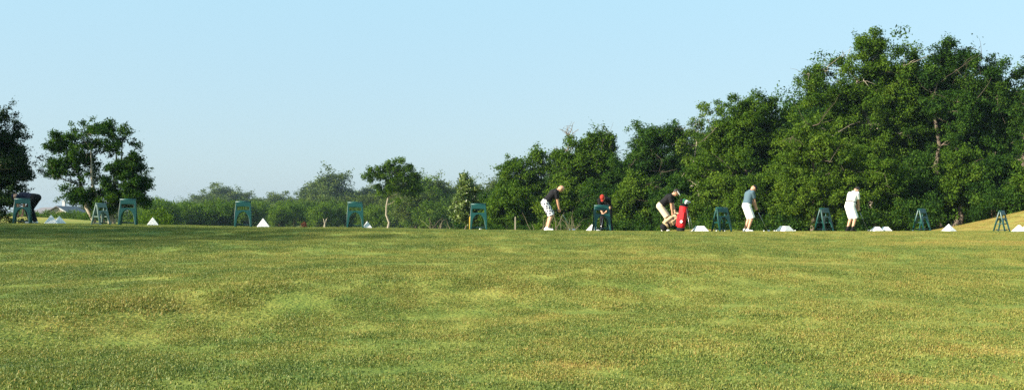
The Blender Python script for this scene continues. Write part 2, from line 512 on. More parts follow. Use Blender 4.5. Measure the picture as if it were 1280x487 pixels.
def build_tree(root, lobes, trunks, leaf, n_clump, per, clump_r, lmat, bmat, seed, limbs=18, trunk_r=.22, bare=0, squash=.78, wl=.55, top_frac=.8, airy=1.0, bough=4.2):
    """lobes: (x, y, z, rx, ry, rz) in the tree's own frame; trunks: list of base offsets (x, y, lean target)"""
    rs = np.random.RandomState(seed)
    n_clump = int(n_clump * DENS * airy)
    lobes = np.asarray(lobes, float)
    wgt = (lobes[:, 3] * lobes[:, 4] * lobes[:, 5]) ** (2 / 3); wgt /= wgt.sum()
    li = rs.choice(len(lobes), n_clump, p=wgt)
    nb = max(4, int(n_clump / bough))          # clumps gather on boughs, with gaps between the boughs
    li = li[:nb]
    d = rs.normal(size=(nb, 3)); d /= np.linalg.norm(d, axis=1)[:, None]
    r = rs.uniform(.25, 1.0, nb) ** .5
    CB = lobes[li, :3] + d * r[:, None] * lobes[li, 3:] * .90
    which = rs.randint(0, nb, n_clump)
    spread = clump_r[1] * rs.uniform(.5, 1.1, nb)
    d = d[which]
    C = CB[which] + rs.normal(size=(n_clump, 3)) * np.array([.75, .75, .62]) * spread[which][:, None]
    C[:, 2] = np.maximum(C[:, 2], .25)
    Rr = clump_r[0] * .7 + (clump_r[1] * 1.05 - clump_r[0] * .7) * rs.rand(n_clump) ** 1.6
    V, Ff, Fl, tint = leaf_cloud(C, Rr, per * .72, leaf * .88, rs, squash, wl, outward=d)
    obj('crown', np_mesh('crown', V, Ff, Fl, lmat, False, {'tint': ('FACE', tint)}), root)
    T = Tubes()
    zmax = (lobes[:, 2] + lobes[:, 5]).max()
    zc = (lobes[:, 2] * wgt).sum(); xc = (lobes[:, 0] * wgt).sum(); yc = (lobes[:, 1] * wgt).sum()
    stems = []
    for (tx, ty, ux, uy) in trunks:
        p = curve_pts((tx, ty, -.15), (ux, uy, zmax * top_frac), rs, .05, 0, 9)
        rad = trunk_r * np.linspace(1, .22, 9); rad[0] *= 1.35
        T.add(p, rad, 9); stems.append((p, rad))
    order = rs.permutation(n_clump)[:limbs]
    for k in order:
        c = C[k]
        s = min(range(len(stems)), key=lambda q: abs(stems[q][0][-1][0] - c[0]) + rs.rand() * .8)
        p, rad = stems[s]
        zt = np.clip(c[2] - rs.uniform(.25, .6) * np.hypot(c[0] - p[-1][0], c[1] - p[-1][1]) - .3, zmax * .12, zmax * top_frac * .95)
        j = int(np.clip(np.searchsorted(p[:, 2], zt), 1, 8))
        a = p[j]
        q = curve_pts(a, c, rs, .10, .08, 7)
        r0 = rad[j] * rs.uniform(.25, .45)
        T.add(q, r0 * np.linspace(1, .18, 7), 6)
        for _ in range(2):
            e = c + rs.normal(0, 1, 3) * Rr[k] * .9
            T.add(curve_pts(q[4], e, rs, .12, .05, 4), r0 * .35 * np.linspace(1, .25, 4), 5)
    for k in range(bare):                      # sun-bleached bare branches poking out of the leaves
        lb = lobes[rs.randint(len(lobes))]
        a = lb[:3] + rs.normal(0, .3, 3) * lb[3:]
        dr = np.array([rs.normal(0, .7), -1.0 + rs.normal(0, .3), rs.normal(.1, .5)]); dr /= np.linalg.norm(dr)
        e = a + dr * lb[3:] * rs.uniform(.9, 1.15)
        q = curve_pts(a, e, rs, .14, .08, 7)
        T.add(q, min(.055, trunk_r * .16) * rs.uniform(.6, 1.1) * np.linspace(1, .25, 7), 6)
        for _ in range(3):
            j = rs.randint(2, 6)
            T.add(curve_pts(q[j], q[j] + rs.normal(0, .8, 3) + dr * .6, rs, .1, .1, 4), min(.02, trunk_r * .06) * np.linspace(1, .3, 4), 4)
    obj('trunk', T.mesh('trunk', bmat), root)

def hero(name, label, cat, Y, base_px, ell, leaf_px, n_clump, per, cr_px, lmat, bmat, seed, trunks=None, group=None, **kw):
    rs = np.random.RandomState(seed + 999)
    X = px2x(base_px, Y); Z = gz(X, Y)
    root = thing(name, label, cat, (X, Y, Z), 0, group)
    k = Y / F
    lobes = []
    for e in ell:
        cx, cy, rx, ry = e[:4]
        x = (cx - base_px) * k; z = py2z(cy, Y) - Z
        rd = .8 * math.sqrt(rx * ry) * k if rx > 0 else 1
        lobes.append((x, rs.uniform(-.35, .35) * rd, z, rx * k, rd, ry * k))
    if trunks is None:
        zx = np.mean([a[0] for a in lobes])
        trunks = [(0, 0, zx, 0)]
    else:
        trunks = [((a - base_px) * k, dy, (b - base_px) * k, dy2) for a, dy, b, dy2 in trunks]
    build_tree(root, lobes, trunks, leaf_px * k, n_clump, per, (cr_px[0] * k, cr_px[1] * k), lmat, bmat, seed, **kw)
    return root

# --- the left side
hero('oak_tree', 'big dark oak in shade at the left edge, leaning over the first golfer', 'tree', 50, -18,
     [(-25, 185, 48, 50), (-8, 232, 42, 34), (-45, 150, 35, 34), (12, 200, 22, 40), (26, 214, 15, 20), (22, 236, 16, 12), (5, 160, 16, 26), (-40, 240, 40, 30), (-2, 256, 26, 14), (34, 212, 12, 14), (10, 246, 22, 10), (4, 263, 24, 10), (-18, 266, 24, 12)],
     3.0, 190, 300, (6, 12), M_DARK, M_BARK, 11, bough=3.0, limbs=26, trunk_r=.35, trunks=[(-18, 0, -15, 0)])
hero('oak_tree', 'spreading oak with several pale leaning trunks behind the left bag stands', 'tree', 58, 128,
     [(92, 180, 30, 30), (145, 177, 30, 31), (120, 167, 30, 16), (84, 205, 24, 18), (153, 212, 27, 26), (112, 228, 34, 20), (150, 238, 32, 16), (70, 218, 12, 8),
      (174, 234, 12, 14), (104, 205, 16, 14), (125, 245, 36, 14), (150, 250, 32, 12), (118, 192, 18, 14), (100, 240, 20, 12), (165, 215, 18, 20), (70, 178, 12, 8), (142, 256, 26, 12), (170, 192, 9, 16)],
     3.0, 200, 210, (4, 9), M_OAK, M_PALE, 12, limbs=34, trunk_r=.17, bare=5, airy=.95, bough=2.6,
     trunks=[(124, 0, 88, .6), (130, .4, 118, -.5), (134, -.3, 150, .3), (138, .3, 140, .6)], top_frac=.72)
# beyond the frame: oaks that shade the first tee, third added to shade lawn
for k, (x, y, s) in enumerate([(-30.2, 26.4, .84), (-37.5, 34.0, 1.0), (-31.5, 15.5, 1.5)]):
    rs_ = random.Random(k)
    r_ = thing('oak_tree', ['broad oak just outside the left edge, nearer the camera', 'tall oak just outside the left edge, farther back', 'added unseen airy oak outside the left edge to shade the lawn'][k], 'tree', (x, y, gz(x, y)), k * 1.3)
    build_tree(r_, [(0, 0, 5.6 * s, 4 * s, 4 * s, 3.2 * s), (2.4, 0, 4.2 * s, 2.6, 2.6, 2.0), (-2.4, 1, 4.2, 2.6, 2.6, 2.0), (0, 0, 7.5 * s, 2.6, 2.6, 2)],
               [(0, 0, .3, 0)], (.17), 120, 170, (.45, .95), M_OAK, M_BARK, 40 + k, limbs=20, trunk_r=.3)

# --- generic trees and shrubs, copied along the wood edge and the far hedge line
def generic(kind, seed, H, Wd, mats, leaf, n_clump, per, cr, limbs=14, label='', cat='tree', squash=.78, bare=0):
    root = thing(kind, label, cat, (0, 0, 0))
    rs = np.random.RandomState(seed)
    lobes = [(0, 0, H * .62, Wd * .40, Wd * .40, H * .30), (0, 0, H * .80, Wd * .28, Wd * .28, H * .19)]
    for k in range(6):
        a = k / 6 * 6.28 + rs.rand()
        lobes.append((math.cos(a) * Wd * .28, math.sin(a) * Wd * .28, H * rs.uniform(.36, .72), Wd * .24, Wd * .24, H * .17))
    build_tree(root, lobes, [(0, 0, rs.normal(0, .2), 0)], leaf, n_clump, per, cr, mats[0], mats[1], seed, limbs=limbs, trunk_r=H * .018, bare=bare, squash=squash, bough=3.0)
    return root

def shrub_proto(seed, H, Wd, mat, leaf, n_clump, per, cr):
    root = thing('shrub', '', 'shrub', (0, 0, 0))
    rs = np.random.RandomState(seed)
    lobes = [(0, 0, H * .5, Wd * .4, Wd * .4, H * .42)]
    for k in range(5):
        a = k / 5 * 6.28 + rs.rand()
        lobes.append((math.cos(a) * Wd * .3, math.sin(a) * Wd * .3, H * rs.uniform(.25, .6), Wd * .25, Wd * .25, H * .27))
    build_tree(root, lobes, [(0, 0, .1, 0), (.15, .1, .5, .2), (-.15, 0, -.5, .1)], leaf, n_clump, per, cr, mat, M_BARK, seed, limbs=10, trunk_r=.05)
    return root

used = {}
MARKS = [(28, 'the shaded stand'), (128, 'the spreading oak'), (191, 'the oak-side pyramid'), (304, 'the second clear stand'), (329, 'the mid-left pyramid'),
         (444, 'the third clear stand'), (484, 'the flat-topped tree'), (584, 'the egg-shaped tree'), (685, 'the patterned-shorts golfer'), (757, 'the red-capped golfer'),
         (829, 'the khaki-shorts golfer'), (875, 'the red bag\'s pyramid'), (902, 'the turned stand'), (935, 'the blue-grey golfer'), (1030, 'the white golfer\'s stand'),
         (1063, 'the white golfer'), (1101, 'the twin pyramids'), (1152, 'the angled dark stand'), (1186, 'the bank-side pyramid'), (1252, 'the rightmost stand')]
NEAR = []
def nearby(o, px, phrase):
    NEAR.append((o, px, phrase)); return o
def name_neighbours():
    """say for each repeated plant which landmark it stands behind and how far along"""
    ords = ['nearest', 'second nearest', 'third nearest', 'fourth nearest', 'fifth nearest', 'sixth nearest', 'seventh nearest', 'eighth nearest', 'ninth nearest', 'tenth nearest', 'eleventh nearest', 'twelfth nearest']
    b = {}
    for o, px, ph in NEAR:
        m = min(MARKS, key=lambda q: abs(q[0] - px))
        b.setdefault((ph, m, px < m[0]), []).append((abs(px - m[0]), o))
    for (ph, m, left), lst in b.items():
        lst.sort(key=lambda q: q[0])
        for k, (d, o) in enumerate(lst):
            o['label'] = '%s %s on the %s of %s' % (ph, ords[k], 'left' if left else 'right', m[1])
def place(proto, x, y, s, rz, label, group, sz=None, cat=None, drop=0):
    if proto.name not in used:
        used[proto.name] = 1; o = proto
    else:
        o = copy_tree(proto)
    o.location = (x, y, gz(x, y) - drop); o.rotation_euler = (0, 0, rz)
    o.scale = (s, s, sz if sz else s)
    tag(o, label, cat, group)
    if group is None and 'group' in o: del o['group']
    return o

# --- the far hedge line on the left (hazy), each tree by its outline in the photo: px, top row, width px
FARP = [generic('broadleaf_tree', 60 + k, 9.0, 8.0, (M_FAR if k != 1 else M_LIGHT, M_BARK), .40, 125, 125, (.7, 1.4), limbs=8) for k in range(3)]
fr = random.Random(5)
far = [(102, 258, 30, 330, 0), (60, 262, 26, 380, 2), (30, 262, 40, 200, 1), (200, 251, 50, 200, 1), (226, 254, 40, 215, 0), (252, 246, 40, 290, 0), (278, 235, 46, 300, 2), (300, 243, 34, 310, 0),
       (322, 249, 40, 300, 1), (345, 244, 44, 290, 2), (372, 250, 40, 250, 0), (392, 240, 36, 255, 2), (412, 221, 52, 240, 0), (438, 241, 42, 250, 1), (462, 236, 44, 245, 2),
       (480, 238, 40, 230, 0), (504, 230, 44, 215, 2), (528, 224, 50, 190, 1), (552, 230, 44, 195, 0), (520, 240, 46, 175, 2), (571, 234, 40, 200, 2), (597, 234, 36, 170, 0), (612, 236, 40, 180, 2), (634, 230, 46, 175, 0)]
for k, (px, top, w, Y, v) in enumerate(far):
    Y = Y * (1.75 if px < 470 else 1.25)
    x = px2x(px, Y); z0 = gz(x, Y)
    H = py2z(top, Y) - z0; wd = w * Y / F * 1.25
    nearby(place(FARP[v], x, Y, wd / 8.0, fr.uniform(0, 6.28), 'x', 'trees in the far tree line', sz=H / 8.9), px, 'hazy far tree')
SHP = [shrub_proto(80 + k, 3.0, 4.0, [M_LIGHT, M_MID, M_OAK][k], .20, 46, 130, (.35, .75)) for k in range(3)]
for k in range(40):     # taller thicket closing the far line
    px = 150 + k * 12.5 + fr.uniform(-4, 4); Y = fr.uniform(300, 360)
    top = float(np.interp(px, [150, 200, 240, 330, 430, 500, 640], [260, 251, 251, 250, 246, 241, 237])) + fr.uniform(-4, 5)
    x = px2x(px, Y); H = py2z(top, Y) - gz(x, Y)
    nearby(place(FARP[fr.choice([0, 1, 2])], x, Y, max(.5, H / 9.0 * 1.15), fr.uniform(0, 6.28), 'x', 'thicket in the far tree line', sz=H / 8.9, drop=1.2), px, 'low hazy thicket tree')
for k in range(34):     # low scrub in front of the far line
    px = 186 + k * 13.2 + fr.uniform(-4, 4); Y = fr.uniform(200, 280)
    x = px2x(px, Y)
    top = fr.uniform(246, 257) if px < 500 else fr.uniform(240, 254)
    H = py2z(top, Y) - gz(x, Y)
    nearby(place(SHP[fr.choice([0, 0, 1])], x, Y, H / 3.0 * .85, fr.uniform(0, 6.28), 'x', 'scrub before the far tree line', sz=H / 3.0, cat='shrub'), px, 'low far scrub bush')

# --- single trees of the middle
hero('umbrella_tree', 'flat-topped tree on a pale bare trunk standing before the far hedge', 'tree', 118, 484,
     [(466, 219, 18, 7), (488, 214, 18, 12), (478, 236, 14, 8), (522, 228, 10, 14), (507, 212, 14, 11), (513, 222, 9, 10), (456, 223, 7, 4), (495, 232, 18, 12), (505, 242, 16, 8), (500, 204, 12, 5), (515, 236, 8, 9)],
     2.6, 80, 110, (2.6, 5.6), M_MID, M_PALE, 13, limbs=26, trunk_r=.17, airy=1.15, bough=1.5, trunks=[(484, 0, 487, 0)], top_frac=.78)
hero('magnolia_tree', 'bright egg-shaped young tree with big pale leaves beside a bag stand', 'tree', 92, 584,
     [(584, 262, 16, 20), (584, 245, 14, 18), (584, 231, 9, 12), (577, 256, 12, 14), (591, 254, 11, 16), (584, 270, 17, 12)],
     4.0, 120, 60, (2.2, 4.2), M_MAG, M_BARK, 14, limbs=20, trunk_r=.10, bough=1.15, squash=.8, wl=.6)

# --- the wood on the right: trees along its edge
hero('elm_tree', 'light green leafy tree at the left end of the right-hand wood', 'tree', 96, 660,
     [(655, 212, 30, 22), (684, 202, 24, 22), (640, 240, 26, 25), (678, 240, 34, 30), (632, 214, 14, 8), (660, 262, 40, 20), (626, 258, 15, 22)], 3.0, 150, 190, (4.5, 9), M_MID, M_PALE, 15, bare=6, trunk_r=.24, limbs=26)
hero('oak_tree', 'rounded oak behind the golfer in patterned shorts, right of the bare treetop', 'tree', 94, 738,
     [(735, 200, 36, 36), (758, 186, 25, 22), (720, 225, 32, 34), (768, 225, 32, 38), (712, 198, 16, 20), (742, 250, 45, 30)], 3.0, 190, 200, (5, 10), M_MID, M_BARK, 16, bare=7, trunk_r=.3)
hero('oak_tree', 'dark oak behind the golfer in the red cap', 'tree', 90, 812,
     [(806, 186, 26, 26), (838, 190, 24, 34), (820, 225, 42, 38), (790, 220, 22, 34), (815, 165, 20, 12), (845, 165, 14, 12)], 3.0, 170, 200, (5, 10), M_OAK, M_BARK, 17, bare=7, trunk_r=.3)
hero('ash_tree', 'thin open-crowned tree rising between two oaks left of the tall wood', 'tree', 86, 872,
     [(874, 140, 13, 12), (870, 166, 15, 22), (864, 190, 18, 26), (884, 160, 10, 20), (868, 225, 24, 34)], 2.8, 95, 130, (3.5, 7), M_LIGHT, M_PALE, 18, airy=.6, bare=6, trunk_r=.17)
hero('oak_tree', 'wide domed oak behind the golfer in the grey-blue shirt', 'tree', 80, 935,
     [(922, 158, 36, 34), (958, 150, 32, 30), (940, 138, 34, 18), (900, 190, 30, 36), (940, 205, 52, 50), (972, 190, 25, 44), (895, 225, 30, 36)], 3.0, 280, 210, (5, 11), M_MID, M_BARK, 19, bare=5, trunk_r=.36, limbs=26)
hero('oak_tree', 'tallest oak of the right-hand wood, above the golfer in white', 'tree', 76, 1088,
     [(1075, 86, 36, 32), (1112, 84, 36, 34), (1040, 104, 30, 24), (1142, 100, 30, 36), (1030, 140, 34, 40), (1085, 140, 55, 50), (1018, 92, 14, 15), (1135, 150, 40, 45), (1090, 58, 26, 12), (1010, 118, 16, 18), (1060, 185, 60, 40)],
     3.0, 400, 210, (5, 11), M_MID, M_PALE, 20, bare=8, trunk_r=.42, limbs=34)
hero('oak_tree', 'tall oak with a pale forked trunk right of the tallest oak', 'tree', 74, 1190,
     [(1188, 74, 22, 22), (1216, 92, 30, 32), (1172, 112, 28, 42), (1228, 135, 38, 50), (1190, 150, 45, 50), (1166, 88, 10, 14), (1180, 60, 12, 10), (1205, 190, 55, 45)],
     3.0, 290, 200, (5, 10), M_OAK, M_BARK, 21, bare=7, trunk_r=.30, limbs=30, trunks=[(1186, 0, 1172, 0), (1192, .4, 1205, 0)])
hero('oak_tree', 'dark oak cut off by the right edge above the grassy bank', 'tree', 72, 1272,
     [(1266, 108, 26, 26), (1290, 92, 22, 20), (1272, 150, 34, 45), (1300, 140, 35, 50), (1270, 205, 40, 45), (1315, 200, 40, 50)], 3.0, 220, 200, (5, 10), M_OAK, M_BARK, 22, bare=6, trunk_r=.33)
hero('elm_tree', 'pale green drooping tree at the edge of the wood left of the golfer in white', 'tree', 67, 1012,
     [(1012, 172, 26, 30), (1000, 210, 32, 40), (1040, 200, 30, 44), (1015, 245, 48, 34), (1050, 240, 38, 40), (988, 180, 12, 18)], 3.1, 240, 200, (5, 9), M_LIGHT, M_BARK, 23, bare=7, trunk_r=.22)
lowt = [(1092, 236, 44, 40, 66, M_MID, 'mid-green understory tree behind the golfer in white'), (1150, 232, 40, 44, 68, M_OAK, 'dark understory tree over the twin ball pyramids'),
        (1202, 226, 40, 42, 67, M_MID, 'understory tree with bare drooping twigs near the grassy bank'), (1250, 228, 36, 36, 66, M_OAK, 'shaded understory tree above the grassy bank'),
        (950, 248, 38, 34, 72, M_MID, 'understory tree behind the golfer in white shorts and grey-blue shirt'), (897, 250, 34, 32, 76, M_LIGHT, 'light understory tree behind the bag stand beside the red golf bag'),
        (846, 250, 30, 30, 80, M_OAK, 'dark understory tree behind the red golf bag'), (792, 250, 26, 32, 84, M_LIGHT, 'slim light green understory tree right of the red-capped golfer'),
        (752, 256, 26, 26, 86, M_OAK, 'dark understory tree behind the red-capped golfer'), (704, 256, 26, 26, 88, M_LIGHT, 'yellow-green understory tree in front of the patterned-shorts golfer'),
        (636, 258, 28, 24, 90, M_MID, 'low leafy tree at the left foot of the right-hand wood'), (1296, 236, 36, 40, 64, M_MID, 'understory tree leaving the right edge')]
for k, (cx, cy, rx, ry, Y, mm, lab) in enumerate(lowt):
    hero('understory_tree', lab, 'tree', Y, cx, [(cx, cy, rx * .8, ry), (cx - rx * .5, cy + ry * .3, rx * .5, ry * .6), (cx + rx * .5, cy + ry * .2, rx * .5, ry * .6), (cx + rx * .1, cy - ry * .5, rx * .5, ry * .5)],
         3.0, 120, 170, (4.5, 9), mm, M_BARK, 200 + k, bare=2 if k % 2 else 1, trunk_r=.16, limbs=16)

# dead tree: bare twigs above the wood
def dead_tree(label, px, Y, top, bot, spread, seed, n=16):
    X = px2x(px, Y); Z = gz(X, Y); rs = np.random.RandomState(seed); k = Y / F
    root = thing('dead_tree', label, 'dead tree', (X, Y, Z))
    H = py2z(top, Y) - Z
    T = Tubes()
    p = curve_pts((0, 0, -.1), (0, 0, H * .96), rs, .03, 0, 10)
    T.add(p, np.linspace(.075, .015, 10), 7)
    B = T
    for j in range(n):
        z = rs.uniform((py2z(bot, Y) - Z), H * .95)
        a = np.array([np.interp(z, p[:, 2], p[:, 0]), np.interp(z, p[:, 2], p[:, 1]), z])
        az = rs.uniform(0, 6.28); ln = spread * k * rs.uniform(.5, 1.1)
        e = a + np.array([math.cos(az) * ln, math.sin(az) * ln, ln * rs.uniform(.4, 1.1)])
        q = curve_pts(a, e, rs, .12, .1, 6)
        B.add(q, np.linspace(.05, .012, 6), 5)
        for _ in range(4):
            i = rs.randint(1, 5)
            B.add(curve_pts(q[i], q[i] + rs.normal(0, .5, 3) * ln * .6 + np.array([0, 0, .3 * ln]), rs, .1, .1, 4), np.linspace(.022, .008, 4), 4)
    obj('trunk', T.mesh('trunk', M_DEAD), root)
dead_tree('bare grey treetop without leaves above the wood left of the rounded oak', 710, 96, 158, 205, 16, 5, 18)

# rear rows that close the wood behind its edge
BACK = [generic('woodland_tree', 70 + k, 13.0, 9.0, ([M_OAK, M_DARK, M_MID][k], M_BARK), .26, 150, 120, (.7, 1.5), limbs=12) for k in range(3)]
def outline(px):   # top row of the wood in the photo
    return float(np.interp(px, [610, 640, 690, 740, 800, 860, 880, 940, 990, 1010, 1060, 1100, 1150, 1165, 1190, 1240, 1262, 1290, 1400], [238, 205, 188, 170, 165, 170, 135, 122, 135, 90, 60, 50, 62, 85, 58, 80, 90, 80, 85]))
br = random.Random(3)
px = 622
while px < 1400:
    for row, dy in ((0, 9), (1, 20)):
        q_ = px + br.uniform(-10, 10)
        Y = float(np.interp(q_, [620, 900, 1100, 1300], [104, 92, 84, 80])) + dy
        x = px2x(q_, Y)
        top = outline(q_) + br.uniform(14, 34) - row * 4
        H = py2z(top, Y) - gz(x, Y)
        nearby(place(BACK[br.choice([0, 0, 1, 2])], x, Y, max(.62, H / 13.0 * .9), br.uniform(0, 6.28), 'x', 'trees inside the right-hand wood', sz=H / 13.0), q_, ['inner wood tree', 'rearmost wood tree'][row])
    px += 36
for k in range(46):    # dense thicket inside the wood that closes the view under the crowns
    q_ = 606 + k * 16.5 + br.uniform(-5, 5)
    Y = float(np.interp(q_, [620, 900, 1100, 1300], [98, 86, 78, 75])) + br.choice([0, 7, 16])
    x = px2x(q_, Y); H = br.uniform(4.0, 5.6)
    nearby(place(SHP[br.choice([1, 2, 2])], x, Y, H / 3.0 * .95, br.uniform(0, 6.28), 'x', 'thicket inside the right-hand wood', sz=H / 3.0, cat='shrub', drop=.5), q_, 'thicket bush inside the wood')
for k in range(40):    # shrubs along the foot of the wood
    q_ = 616 + k * 18.5 + br.uniform(-6, 6)
    if q_ > 1330: break
    Y = float(np.interp(q_, [620, 900, 1100, 1300], [86, 74, 64, 63])) + br.uniform(-2, 3)
    x = px2x(q_, Y); H = br.uniform(1.4, 2.6)
    if 1095 < q_ < 1240 and br.random() < .55: continue
    nearby(place(SHP[br.choice([1, 2, 2])], x, Y, H / 3.0, br.uniform(0, 6.28), 'x', 'shrubs along the foot of the wood', sz=H / 3.0 * 1.1, cat='shrub', drop=.2), q_, 'leafy wood-edge shrub')  # mostly the darker leaves, so the shade at the wood's foot is in the colour

# ------------------------------------------------------------------ haze in the air
lo, hi = float(GZ.min()) - 1.0, 22.0
bm = bmesh.new()
bm_box(bm, (0, 490, (lo + hi) / 2), (1830, 1260, hi - lo))
me = bpy.data.meshes.new('haze'); bm.to_mesh(me); bm.free()
m = bpy.data.materials.new('haze'); m.use_nodes = True
m.node_tree.nodes.clear()
pv = m.node_tree.nodes.new('ShaderNodeVolumePrincipled'); om = m.node_tree.nodes.new('ShaderNodeOutputMaterial')
pv.inputs['Color'].default_value = (.42, .58, .80, 1)
pv.inputs['Density'].default_value = HAZE
pv.inputs['Anisotropy'].default_value = 0.0
m.node_tree.links.new(pv.outputs[0], om.inputs['Volume'])
me.materials.append(m)
tag(obj('haze', me), kind='stuff')

# ------------------------------------------------------------------ golf bag stands
M_GREEN = plain('green moulded plastic', (.004, .056, .048), .42, .4, .18, 9)
M_GREEND = plain('dark green plastic tray', (.005, .034, .036), .5, .4, .2, 9)
M_GREY = plain('weathered grey-green plastic', (.10, .16, .145), .6, .3, .2, 8)

def poly_curve_mesh(name, outer, holes, depth, bevel, mat):
    cu = bpy.data.curves.new(name, 'CURVE'); cu.dimensions = '2D'; cu.fill_mode = 'BOTH'
    cu.extrude = depth / 2; cu.bevel_depth = bevel; cu.bevel_resolution = 1; cu.offset = -bevel
    for pts in [outer] + holes:
        sp = cu.splines.new('POLY'); sp.points.add(len(pts) - 1); sp.use_cyclic_u = True
        for q, (a, b) in zip(sp.points, pts): q.co = (a, b, 0, 1)
    o = bpy.data.objects.new(name, cu); COL.objects.link(o)
    dg = bpy.context.evaluated_depsgraph_get()
    me = bpy.data.meshes.new_from_object(o.evaluated_get(dg))
    bpy.data.objects.remove(o); bpy.data.curves.remove(cu)
    me.transform(Matrix.Rotation(R(90), 4, 'X'))
    me.materials.clear(); me.materials.append(mat); me.name = name
    return me

def stand_proto(mat, tray):
    root = thing('golf_bag_stand', '', 'bag stand', (0, 0, 0))
    arch = [(.196 * math.cos(a), .20 + .325 * math.sin(a)) for a in np.linspace(0, math.pi, 15)]
    outer = [(-.275, 0), (-.262, .50), (-.235, .82), (-.22, .845), (.22, .845), (.235, .82), (.262, .50), (.275, 0), (.222, 0)] + [(.216, .10)] + arch + [(-.216, .10), (-.222, 0)]
    hole = [(-.195, .575), (-.188, .700), (.188, .700), (.195, .575)]
    fm = poly_curve_mesh('frame', outer, [hole], .030, .008, mat)
    for sgn in (-1, 1):
        f = obj('frame', fm, root)
        f.location = (0, sgn * .225, 0); f.rotation_euler = (sgn * R(14.2), 0, 0)
    bm = bmesh.new(); bm_cyl(bm, (-.245, 0, .825), (.245, 0, .825), .034, seg=12)
    bm_obj('top_rail', bm, mat, root, True)
    bm = bmesh.new()
    bm_box(bm, (0, 0, .075), (.40, .30, .02)); bm_box(bm, (0, -.15, .092), (.40, .02, .035)); bm_box(bm, (0, .15, .092), (.40, .02, .035))
    bm_obj('tray', bm, tray, root, bevel=.005)
    bm = bmesh.new()
    bm.free()
    for sx in (-1, 1):
        bm = bmesh.new(); bm_box(bm, (sx * .238, 0, .33), (.022, .31, .035)); bm_obj('side_brace', bm, mat, root, bevel=.005)
    return root

st_lab = ['green bag stand in the shade in front of the stooping golfer in navy', 'green bag stand to the right of the spreading oak trunk', 'green bag stand left of the first sharp white ball pyramid in the middle left',
          'green bag stand just left of the flat-topped tree with the pale trunk', 'green bag stand in front of the bright egg-shaped tree', 'green bag stand hiding the legs of the red-capped golfer',
          'green bag stand turned slightly, between the red golf bag and the golfer in blue-grey', 'green bag stand left of the golfer dressed in white', 'dark green bag stand seen at an angle before the shaded wood edge', 'dark green bag stand seen at an angle in front of the grassy bank']
yaw = [18, 14, 12, 8, 3, 6, 27, 36, 40, 44]
sp0 = stand_proto(M_GREEN, M_GREEND)
for k in range(10):
    o = sp0 if k == 0 else copy_tree(sp0)
    x = px2x(STAND_PX[k], STAND_Y[k]); y = STAND_Y[k]
    o.location = (x, y, gz(x, y) - .005); o.rotation_euler = (0, 0, R(yaw[k]))
    sc = [.95, 1.0, 1.0, 1.0, .985, 1.0, 1.0, .99, .98, .97][k]
    o.scale = (sc, sc, sc)
    tag(o, st_lab[k], 'bag stand', 'golf bag stands along the tee line')
o = stand_proto(M_GREY, M_GREEND)
x = px2x(126, 30.6); o.location = (x, 30.6, gz(x, 30.6)); o.rotation_euler = (0, 0, R(66)); o.scale = (.80, .80, .80)
tag(o, 'small faded grey-green bag stand seen nearly edge-on before the spreading oak', 'bag stand', 'golf bag stands along the tee line')

# ------------------------------------------------------------------ pyramids of practice balls
M_BALL = plain('white golf ball', (.82, .82, .80), .35, .5)
BR = .0214
def ball_pyramid_mesh(n, layers):
    bm = bmesh.new()
    pts = []
    for k in range(layers):
        q = n - k
        for i in range(q):
            for j in range(q):
                if k < layers - 1 and 0 < i < q - 1 and 0 < j < q - 1 and not (k == layers - 1): continue
                pts.append(((i - (q - 1) / 2) * 2 * BR, (j - (q - 1) / 2) * 2 * BR, BR + k * BR * 1.414))
    b0 = bmesh.new(); bmesh.ops.create_icosphere(b0, subdivisions=2, radius=BR)
    v0 = np.array([v.co[:] for v in b0.verts]); f0 = np.array([[v.index for v in f.verts] for f in b0.faces]); b0.free(); bm.free()
    P = np.array(pts); nv = len(v0)
    V = (P[:, None] + v0[None]).reshape(-1, 3)
    Fc = (np.arange(len(P))[:, None, None] * nv + f0[None]).reshape(-1, 3)
    return np_mesh('ball_pyramid', V, Fc.ravel(), np.full(len(Fc), 3), M_BALL, True)
_pm = {}
pyr = [(64, 279.2, 31.8, 9, 9, 20, 'bluish white ball pyramid in the shade right of the stooping golfer, left one'), (74, 279.2, 32.1, 8, 8, 38, 'bluish white ball pyramid in the shade, overlapped by its left neighbour'),
       (191, 281, 31.5, 8, 8, 20, 'sharp white ball pyramid right of the spreading oak'), (329, 283.5, 31.8, 9, 9, 16, 'sharp white ball pyramid on the grass right of the second front-facing stand'),
       (459, 284.5, 31.9, 7, 7, 12, 'small white ball pyramid left of the pale-trunked tree'), (741, 288, 32.7, 8, 7, 25, 'white ball pyramid half hidden behind the red-capped golfer\'s stand'),
       (875, 289, 33.5, 11, 6, 8, 'flat-topped white ball pyramid right of the red golf bag'), (981, 288.5, 34.6, 11, 6, 30, 'flat-topped white ball pile right of the golfer in blue-grey'),
       (1096, 288.8, 35.4, 8, 5, 10, 'left one of the twin low white ball pyramids near the golfer in white'), (1107, 288.8, 35.6, 8, 5, 10, 'right one of the twin low white ball pyramids near the golfer in white'),
       (1186, 289, 36.5, 9, 9, 30, 'sharp white ball pyramid at the foot of the grassy bank'), (1274, 289.2, 37.6, 9, 8, 14, 'white ball pyramid cut close to the right edge, front one'), (1283, 289.2, 37.9, 9, 9, 14, 'white ball pyramid crossing the right edge of the view')]
for px, py, Y, nn, ll, rz, lab in pyr:
    if (nn, ll) not in _pm: _pm[(nn, ll)] = ball_pyramid_mesh(nn, ll)
    x = px2x(px, Y)
    o = obj('ball_pyramid', _pm[(nn, ll)], None, (x, Y, gz(x, Y) + .002)); o.rotation_euler = (0, 0, R(rz))
    tag(o, lab, 'ball pyramid', 'pyramids of practice balls')
bm = bmesh.new(); bmesh.ops.create_icosphere(bm, subdivisions=2, radius=BR)
